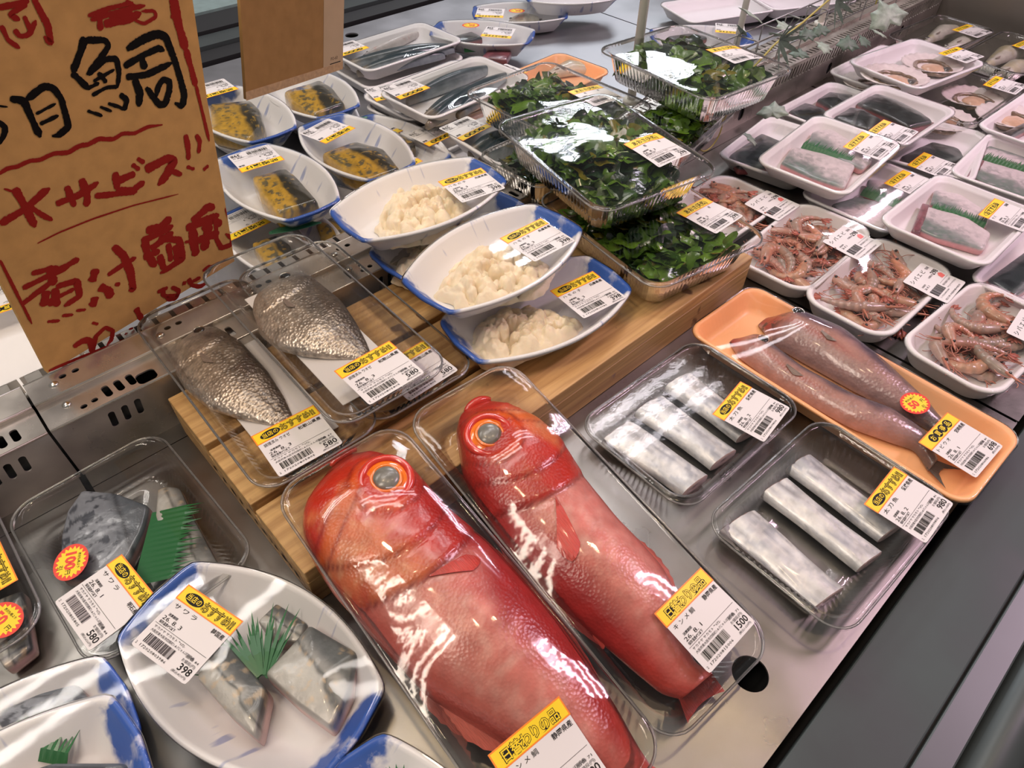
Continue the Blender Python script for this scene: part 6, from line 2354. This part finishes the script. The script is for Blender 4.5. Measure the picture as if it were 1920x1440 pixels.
# ------------------------------------------------------------------ packs
PK = {
 'T1': ('beltfish_pack', 'clear tray of three silver beltfish pieces nearer the wooden riser', 'fish pack', 'beltfish packs'),
 'T2': ('beltfish_pack', 'clear tray of three silver beltfish pieces beside the front rail', 'fish pack', 'beltfish packs'),
 'K1': ('red_fish_pack', 'long clear tray with the nearer whole red fish, left of the pair', 'fish pack', 'red fish packs'),
 'K2': ('red_fish_pack', 'long clear tray with whole red fish ending by the round deck hole', 'fish pack', 'red fish packs'),
 'O1': ('flying_fish_pack', 'long peach foam tray with two grey fish and a 50 yen sticker', 'fish pack', None),
 'S0': ('shrimp_pack', 'white foam shrimp tray half hidden beside the seaweed, furthest back', 'shrimp pack', 'shrimp packs'),
 'S1': ('shrimp_pack', 'white foam shrimp tray touching the end of the wooden riser', 'shrimp pack', 'shrimp packs'),
 'S2': ('shrimp_pack', 'white foam shrimp tray above the middle of the peach tray', 'shrimp pack', 'shrimp packs'),
 'S3': ('shrimp_pack', 'white foam shrimp tray cut by the right picture edge', 'shrimp pack', 'shrimp packs'),
 'M1': ('mackerel_pack', 'white foam tray with pale mackerel fillets and green grass, leftmost of its kind', 'fillet pack', 'mackerel packs'),
 'M2': ('mackerel_pack', 'white foam mackerel tray lying under two others in the middle of the group', 'fillet pack', 'mackerel packs'),
 'M3': ('mackerel_pack', 'white foam tray of dark shiny mackerel fillets on top of the stack', 'fillet pack', 'mackerel packs'),
 'M4': ('mackerel_pack', 'white foam tray of dark mackerel tucked against the ridge', 'fillet pack', 'mackerel packs'),
 'M5': ('mackerel_pack', 'white foam tray with dark fillet beside the yellow vine ring', 'fillet pack', 'mackerel packs'),
 'M6': ('mackerel_pack', 'white foam tray of dark mackerel under the topmost dark pack', 'fillet pack', 'mackerel packs'),
 'M7': ('mackerel_pack', 'white foam tray with two pale mackerel fillets, biggest and nearest of its kind', 'fillet pack', 'mackerel packs'),
 'M8': ('mackerel_pack', 'white foam mackerel tray with red cut ends at the right edge', 'fillet pack', 'mackerel packs'),
 'M9': ('mackerel_pack', 'white foam tray of dark speckled fish cut by the right edge below the pale fillets', 'fillet pack', 'mackerel packs'),
 'C1': ('scallop_pack', 'white foam tray of two open scallops on top of another tray', 'scallop pack', 'scallop packs'),
 'C2': ('scallop_pack', 'scallop tray lying underneath next to the ridge', 'scallop pack', 'scallop packs'),
 'C3': ('scallop_pack', 'clear tray with two scallops nearer than the white scallop tray', 'scallop pack', 'scallop packs'),
 'C4': ('scallop_pack', 'scallop tray with a dark striped piece at the right edge', 'scallop pack', 'scallop packs'),
 'B1': ('pale_fish_pack', 'clear tray of pale fish in the far right corner', 'fish pack', 'pale fish packs'),
 'B2': ('pale_fish_pack', 'clear tray of pale fish against the right edge behind the scallops', 'fish pack', 'pale fish packs'),
 'W1': ('seaweed_pack', 'large clear tray of green seaweed on top of the centre stack', 'seaweed pack', 'seaweed packs'),
 'W2': ('seaweed_pack', 'clear tray of green seaweed at the front corner of the wooden riser', 'seaweed pack', 'seaweed packs'),
 'W4': ('seaweed_pack', 'clear seaweed tray behind the centre stack, next to the sardines', 'seaweed pack', 'seaweed packs'),
 'W5': ('seaweed_pack', 'clear seaweed tray on top of the far stack beside the ivy', 'seaweed pack', 'seaweed packs'),
 'W6': ('seaweed_pack', 'clear seaweed tray at the bottom of the far stack', 'seaweed pack', 'seaweed packs'),
 'W7': ('seaweed_pack', 'seaweed tray half hidden under the centre stack, behind the roe', 'seaweed pack', 'seaweed packs'),
 'G1': ('butterfish_pack', 'clear tray with whole silver butterfish lying on top of two others', 'fish pack', 'butterfish packs'),
 'G1b': ('butterfish_pack', 'clear butterfish tray underneath, only its right edge and label showing', 'fish pack', 'butterfish packs'),
 'G2': ('butterfish_pack', 'clear tray with whole silver butterfish, leftmost on the wooden riser', 'fish pack', 'butterfish packs'),
 'V1': ('spanish_mackerel_pack', 'clear tray with blue spotted fillet, green grass and a 100 yen sticker', 'fillet pack', 'spanish mackerel packs'),
 'V2': ('spanish_mackerel_pack', 'large blue and white boat tray of silver fillets at the front', 'fillet pack', 'spanish mackerel packs'),
 'V3': ('spanish_mackerel_pack', 'blue and white boat tray at the lower left, the one lying underneath', 'fillet pack', 'spanish mackerel packs'),
 'V4': ('spanish_mackerel_pack', 'blue and white boat tray in the bottom left corner, on top', 'fillet pack', 'spanish mackerel packs'),
 'V5': ('spanish_mackerel_pack', 'blue and white boat tray just showing at the bottom edge', 'fillet pack', 'spanish mackerel packs'),
 'V6': ('spanish_mackerel_pack', 'clear tray cut by the left edge with a round sale sticker', 'fillet pack', 'spanish mackerel packs'),
 'R1': ('roe_pack', 'boat tray of cream roe furthest left, on top of another', 'roe pack', 'roe packs'),
 'R1b': ('roe_pack', 'boat tray of roe lying underneath the furthest roe tray', 'roe pack', 'roe packs'),
 'R2': ('roe_pack', 'boat tray of cream roe in the middle of the three', 'roe pack', 'roe packs'),
 'R3': ('roe_pack', 'boat tray of cream roe resting flat on the wooden riser in front', 'roe pack', 'roe packs'),
 'P1': ('marinated_fish_pack', 'boat tray of miso fillet beside the edge of the brush-lettered sign', 'fillet pack', 'miso fillet packs'),
 'P1b': ('marinated_fish_pack', 'boat tray underneath the miso pack beside the brush-lettered sign', 'fillet pack', 'miso fillet packs'),
 'P2': ('marinated_fish_pack', 'boat tray of miso fillet partly behind the blank cardboard sheet', 'fillet pack', 'miso fillet packs'),
 'P2b': ('marinated_fish_pack', 'boat tray underneath the miso pack behind the blank cardboard sheet', 'fillet pack', 'miso fillet packs'),
 'P3': ('marinated_fish_pack', 'boat tray of miso fillet with an orange corner, behind the furthest roe tray', 'fillet pack', 'miso fillet packs'),
 'P4': ('marinated_fish_pack', 'boat tray of miso fillet nearest the silver butterfish', 'fillet pack', 'miso fillet packs'),
 'P5': ('marinated_fish_pack', 'boat tray of miso fillet lying low against the sign edge', 'fillet pack', 'miso fillet packs'),
 'P6': ('marinated_fish_pack', 'boat tray of miso fillet lying low between two other miso packs', 'fillet pack', 'miso fillet packs'),
 'P7': ('marinated_fish_pack', 'boat tray of miso fillet lying low beside the sardine stack', 'fillet pack', 'miso fillet packs'),
 'D1': ('sardine_pack', 'white foam sardine tray furthest back, by the blank cardboard sheet', 'fish pack', 'sardine packs'),
 'D1b': ('sardine_pack', 'white foam tray underneath the furthest sardine tray', 'fish pack', 'sardine packs'),
 'D2': ('sardine_pack', 'white foam tray of curved blue sardines on top of the middle stack', 'fish pack', 'sardine packs'),
 'D2b': ('sardine_pack', 'white foam tray directly under the curved blue sardines', 'fish pack', 'sardine packs'),
 'D2c': ('sardine_pack', 'white foam tray at the very bottom of the middle sardine stack', 'fish pack', 'sardine packs'),
 'D3': ('sardine_pack', 'white foam sardine tray slipping under the seaweed packs', 'fish pack', 'sardine packs'),
 'D3b': ('sardine_pack', 'white foam tray under the sardine tray next to the seaweed', 'fish pack', 'sardine packs'),
 'D4': ('sardine_pack', 'white foam sardine tray flat on the deck beside the miso packs', 'fish pack', 'sardine packs'),
 'O2': ('small_fish_pack', 'peach foam tray behind the seaweed on the rear deck', 'fish pack', None),
 'E1': ('boat_fillet_pack', 'blue edged boat tray with round sticker behind the furthest sardines', 'fillet pack', 'rear boat packs'),
 'E2': ('boat_fillet_pack', 'blue edged boat tray with round sticker at the top edge', 'fillet pack', 'rear boat packs'),
 'E3': ('boat_fillet_pack', 'pale boat tray cut by the top edge left of the thick pole', 'fillet pack', 'rear boat packs'),
 'E4': ('boat_fillet_pack', 'blue edged boat tray behind the far seaweed stack', 'fillet pack', 'rear boat packs'),
 'E5': ('boat_fillet_pack', 'white foam tray at the top edge behind the ivy', 'fillet pack', 'rear foam packs'),
 'E6': ('boat_fillet_pack', 'white foam tray at the top edge furthest right behind the ridge', 'fillet pack', 'rear foam packs'),
 'X1': ('wrapped_tray', 'white foam tray at the left edge behind the brush-lettered sign', 'fish pack', None),
}
WHERE = {
 'M1': 'in the leftmost pale mackerel tray', 'M2': 'in the mackerel tray lying underneath', 'M3': 'in the topmost dark mackerel tray', 'M4': 'in the tray tucked against the ridge',
 'M5': 'in the tray beside the yellow vine ring', 'M6': 'under the topmost dark mackerel tray', 'M7': 'in the nearest pale mackerel tray', 'M8': 'in the mackerel tray at the right edge',
 'M9': 'in the lowest tray at the right edge', 'C1': 'in the upper white scallop tray', 'C2': 'in the scallop tray next to the ridge', 'C3': 'in the clear scallop tray', 'C4': 'in the scallop tray at the right edge',
 'B1': 'in the far right corner tray', 'B2': 'in the clear tray at the right edge', 'V1': 'in the clear tray with the 100 yen sticker', 'V2': 'in the large front boat tray', 'V3': 'in the lower left boat tray underneath',
 'V4': 'in the bottom left corner boat tray', 'V5': 'in the boat tray at the bottom edge', 'V6': 'in the clear tray at the left edge', 'P1': 'beside the brush-lettered sign', 'P2': 'behind the blank cardboard sheet',
 'P3': 'with an orange corner behind the roe', 'P4': 'in the boat tray nearest the butterfish', 'P5': 'lying low against the sign edge', 'P6': 'low between two other miso packs', 'P7': 'low beside the sardine stack',
 'D1': 'in the furthest sardine tray', 'D2': 'in the middle stack top tray', 'D3': 'in the tray slipping under the seaweed', 'E1': 'in the rear boat tray behind the sardines', 'E2': 'in the rear boat tray at the top edge', 'E4': 'in the boat tray behind the far seaweed',
 'O1': 'in the peach foam tray', 'O2': 'in the rear peach tray', 'T1': 'in the tray nearer the wooden riser', 'T2': 'in the tray beside the front rail',
}
ORD3 = ('lowest', 'middle', 'topmost')
def clabel(pid, kind, i, n):
    w = WHERE.get(pid, '')
    nf = ('nearer', 'farther') if n == 2 else ('nearest', 'second', 'third', 'fourth')
    p = nf[min(i, len(nf) - 1)] + ' ' if n > 1 else ''
    return {'saba': p + 'pale silvery mackerel fillet ' + w, 'sabad': p + 'dark shiny mackerel fillet ' + w, 'sabar': 'dark red fish fillet ' + w, 'sawara': 'blue grey spotted fish fillet ' + w,
            'sawaral': p + 'silver skinned fish fillet ' + w, 'miso': 'yellow and dark miso marinated fillet ' + w, 'belt': p + 'silver beltfish piece ' + w, 'baran': 'strip of green plastic grass ' + w,
            'fan': 'fan of green plastic grass blades ' + w, 'leaf': 'green leaf under the fillet ' + w, 'sard': p + 'dark blue sardine ' + w, 'sardp': 'pale silvery sardine ' + w,
            'flying': ('larger right hand' if i == 0 else 'smaller left hand') + ' grey pink fish ' + w, 'pale': p + 'pale greenish whole fish ' + w, 'scallop': p + 'open scallop ' + w}[kind]
RFL = {'K1': 'whole red fish with huge eye, the nearer left one', 'K2': 'whole red fish with huge eye, right one with tail by the deck hole'}
WFL = {'W1': 'heap of wet green seaweed in the top centre tray', 'W2': 'heap of wet green seaweed in the front corner tray', 'W4': 'wet green seaweed in the tray next to the sardines', 'W5': 'heap of wet green seaweed in the top far tray beside ivy',
       'W6': 'wet green seaweed in the bottom far tray', 'W7': 'wet green seaweed in the half hidden tray behind the roe'}
RL = {'R1': 'heap of cream roe in the furthest roe tray', 'R1b': 'cream roe in the roe tray lying underneath', 'R2': 'heap of cream roe in the middle roe tray', 'R3': 'heap of cream roe in the front roe tray'}
SL = {'S0': 'raw grey pink shrimp in the furthest shrimp tray beside the seaweed', 'S1': 'raw grey pink shrimp in the tray touching the riser end', 'S2': 'raw grey pink shrimp in the tray above the peach tray', 'S3': 'raw grey pink shrimp in the tray cut by the right edge'}
BL_ = {'G1': 'whole silver brown butterfish in the topmost clear tray', 'G2': 'whole silver brown butterfish in the leftmost clear tray'}

for pid, d in PACKS.items():
    ty = d['ty']
    L, W, H = DIM[ty]
    M4 = T3(d['loc']) @ rot_m(*d['rot']) @ T3((0, 0, -H))
    nm, lb, ct, gp = PK[pid]
    root = empty(nm, M4)
    tag(root, lb, ct, gp)
    tray_part(ty, root)
    if ty[:5] == 'clear':
        rim_part(ty, root)
    zf = .0024 if ty[:5] == 'clear' else .0038
    obs = []
    cons = d['con']
    cnt = {}
    for c in cons:
        cnt[c[0]] = cnt.get(c[0], 0) + 1
    idx = {}
    seed = sum(map(ord, pid)) * 7
    fpts = [c for c in cons if c[0] == 'pt']
    for c in cons:
        k = c[0]
        i = idx.get(k, 0)
        idx[k] = i + 1
        sd = seed + 13 * i
        grp = {'saba': 'mackerel fillets', 'sabad': 'mackerel fillets', 'sabar': 'mackerel fillets', 'sawara': 'spanish mackerel fillets', 'sawaral': 'spanish mackerel fillets', 'miso': 'miso marinated fillets'}.get(k)
        if k == 'alfon':
            obs += red_fish(M4, zf, c[1], c[2], fpts[0][1], RFL[pid], sd)
        elif k == 'bream':
            obs += small_fish('bream', M4, zf, c[1], c[2], BL_[pid], 'whole butterfish', sd)
            m = MB()
            m.box(-.10, .10, -.034, .034, 0, .0012)
            p_ = bevel(m.obj('absorbent_pad', PAD, None, False, M4 @ T3((0, 0, .0026))), .0004, 1)
            tag(p_, 'white absorbent pad under the butterfish in the ' + ('topmost' if pid == 'G1' else 'leftmost') + ' tray', 'pad')
        elif k in ('flying', 'pale'):
            obs += small_fish(k, M4, zf, c[1], c[2], clabel(pid, k, i, cnt[k]), 'whole grey fish' if k == 'flying' else 'pale fish', sd)
        elif k in ('sard', 'sardp'):
            obs += sardine(M4, zf + (.004 if i > 1 else 0), c[1][0], c[1][1], c[2], k == 'sardp', clabel(pid, k, i, cnt[k]), 'sardines', sd)
        elif k == 'belt':
            obs += belt_piece(M4, zf, c[1][0], c[1][1], c[2] * .74, clabel(pid, k, i, cnt[k]), 'beltfish pieces', sd)
        elif k in ('saba', 'sabad', 'sabar', 'sawara', 'sawaral', 'miso'):
            obs += slab(k, M4, zf, c[1], c[2], clabel(pid, k, i, cnt[k]), grp, sd)
        elif k == 'baran':
            obs += baran(M4, zf + (.0215 if c[2] > 30 else .014), c[1][0], c[1][1], c[2], clabel(pid, k, i, 1), sd)
        elif k == 'fan':
            obs += fan_grass(M4, zf + .022, c[1][0], c[1][1], c[2], clabel(pid, k, i, 1), sd)
        elif k == 'leaf':
            obs += leaf(M4, zf + .004, c[1][0], c[1][1], c[2], clabel(pid, k, i, 1), sd)
        elif k == 'roe':
            obs += roe(M4, zf, c[1], RL[pid], sd)
        elif k == 'weed':
            obs += weed(M4, zf, ty, c[1], WFL[pid], sd)
        elif k == 'shrimp':
            obs += shrimps(M4, zf, c[1], SL[pid], 'shrimps in tray ' + {'S0': 'one', 'S1': 'two', 'S2': 'three', 'S3': 'four'}[pid], sd)
        elif k == 'scallop':
            obs += scallop(M4, zf, c[1][0], c[1][1], c[2], clabel(pid, k, i, cnt[k]), 'scallops', sd)
    if obs:
        ob = np.vstack(obs)
        if k == 'weed' or any(c[0] == 'weed' for c in cons):
            ob = ob[ob[:, 2] < H + .012]
        ob[:, 2] = np.minimum(ob[:, 2], H + (.034 if ty == 'clearK' else .020))
    else:
        ob = []
    film = Film(ty, ob)
    if pid not in ('D1b', 'D2c', 'D3b', 'P1b', 'P2b'):
        film_part(ty, film, root, FILMW if ty in ('clearS', 'clearK', 'clearG', 'clearW') else FILM)
    if 'lab' in d:
        label_part(d['lab'], film, root)
    if 'st' in d:
        sticker_part(d['st'], film, root)

# ------------------------------------------------------------------ artificial ivy on a wire rack along the ridge
rk = empty('wire_rack', T3((1.05, .60, .073)))
tag(rk, 'low grey wire rack standing along the vented ridge behind the ivy', 'wire rack')
for z, y in ((.02, 0), (.05, 0), (.02, .04), (.05, .04)):
    m = MB()
    m.tube([(0, y, z), (.62, y, z)], .0013, 6)
    m.obj('wire_rail', WIRE, rk)
for k in range(9):
    x = .62 * k / 8
    for pts in ([(x, 0, 0), (x, 0, .052)], [(x, .04, 0), (x, .04, .052)], [(x, 0, .05), (x, .04, .05)]):
        m = MB()
        m.tube(pts, .0013, 6)
        m.obj('wire_upright' if pts[0][2] == 0 else 'wire_cross', WIRE, rk)
ivy = empty('artificial_ivy', T3((1.05, .60, .12)))
tag(ivy, 'trailing artificial ivy with grey green leaves along the vented ridge', 'ivy')
m = MB()
m.tube([(.60, .02, .03), (.46, -.01, .045), (.33, .01, .02), (.2, -.01, .01), (.10, -.02, 0), (.02, -.03, -.02)], .0018, 8)
ring = [(-.085 + .030 * math.cos(a), -.045, -.088 + .030 * math.sin(a)) for a in np.linspace(0, 6.28, 26)]
m.tube(ring, .0012, 6)
m.tube([(.02, -.03, -.02), (-.03, -.04, -.05), (-.056, -.045, -.083)], .0014, 6)
m.tube([(.46, -.01, .045), (.44, -.03, .075), (.40, -.045, .05), (.385, -.05, .01)], .0014, 6)
m.obj('vine', VINE, ivy)
def ivy_leaf(loc, size, rx, ry, rz, mat):
    pts = [(0, -.10), (.34, -.38), (.55, -.12), (.92, .02), (.66, .34), (.58, .66), (.26, .68), (0, 1.08), (-.26, .68), (-.58, .66), (-.66, .34), (-.92, .02), (-.55, -.12), (-.34, -.38)]
    o_ = resample(pts, 56)
    V = [(0, .15, .06)] + [(x * .55, y * .55 + .07, .03 + .02 * math.sin(9 * x)) for x, y in o_] + [(x, y, -.06 * (x * x + y * y) + .03 * math.sin(7 * x + 3 * y)) for x, y in o_]
    n = 56
    F = [(0, 1 + k, 1 + (k + 1) % n) for k in range(n)] + [(1 + k, 1 + n + k, 1 + n + (k + 1) % n, 1 + (k + 1) % n) for k in range(n)]
    o = mk('leaf', np.array(V) * size, F, mat, ivy, True, None, None, T3(loc) @ Matrix.Rotation(rz, 4, 'Z') @ Matrix.Rotation(ry, 4, 'Y') @ Matrix.Rotation(rx, 4, 'X'))
    md = o.modifiers.new('thickness', 'SOLIDIFY')
    md.thickness = .0006
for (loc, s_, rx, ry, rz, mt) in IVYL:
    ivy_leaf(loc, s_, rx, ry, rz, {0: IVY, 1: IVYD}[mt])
# slim bamboo-like blades hanging from the vine
for (cx, cy, cz) in ((.09, -.03, .01), (.28, -.02, .03)):
    for k in range(7):
        a = math.radians(-100 + 33 * k)
        d = Vector((math.cos(a), -.35, math.sin(a) * .8))
        nn = d.cross(Vector((0, 1, .2))).normalized()
        V = []
        for f_, w_ in ((0, .001), (.3, .0045), (.7, .0035), (1, .0002)):
            for sg in (-1, 1):
                V.append(Vector((cx, cy, cz)) + d * .055 * f_ + nn * w_ * sg)
        mk('blade', [tuple(v) for v in V], [(0, 2, 3, 1), (2, 4, 5, 3), (4, 6, 7, 5)], IVYD, ivy, True)
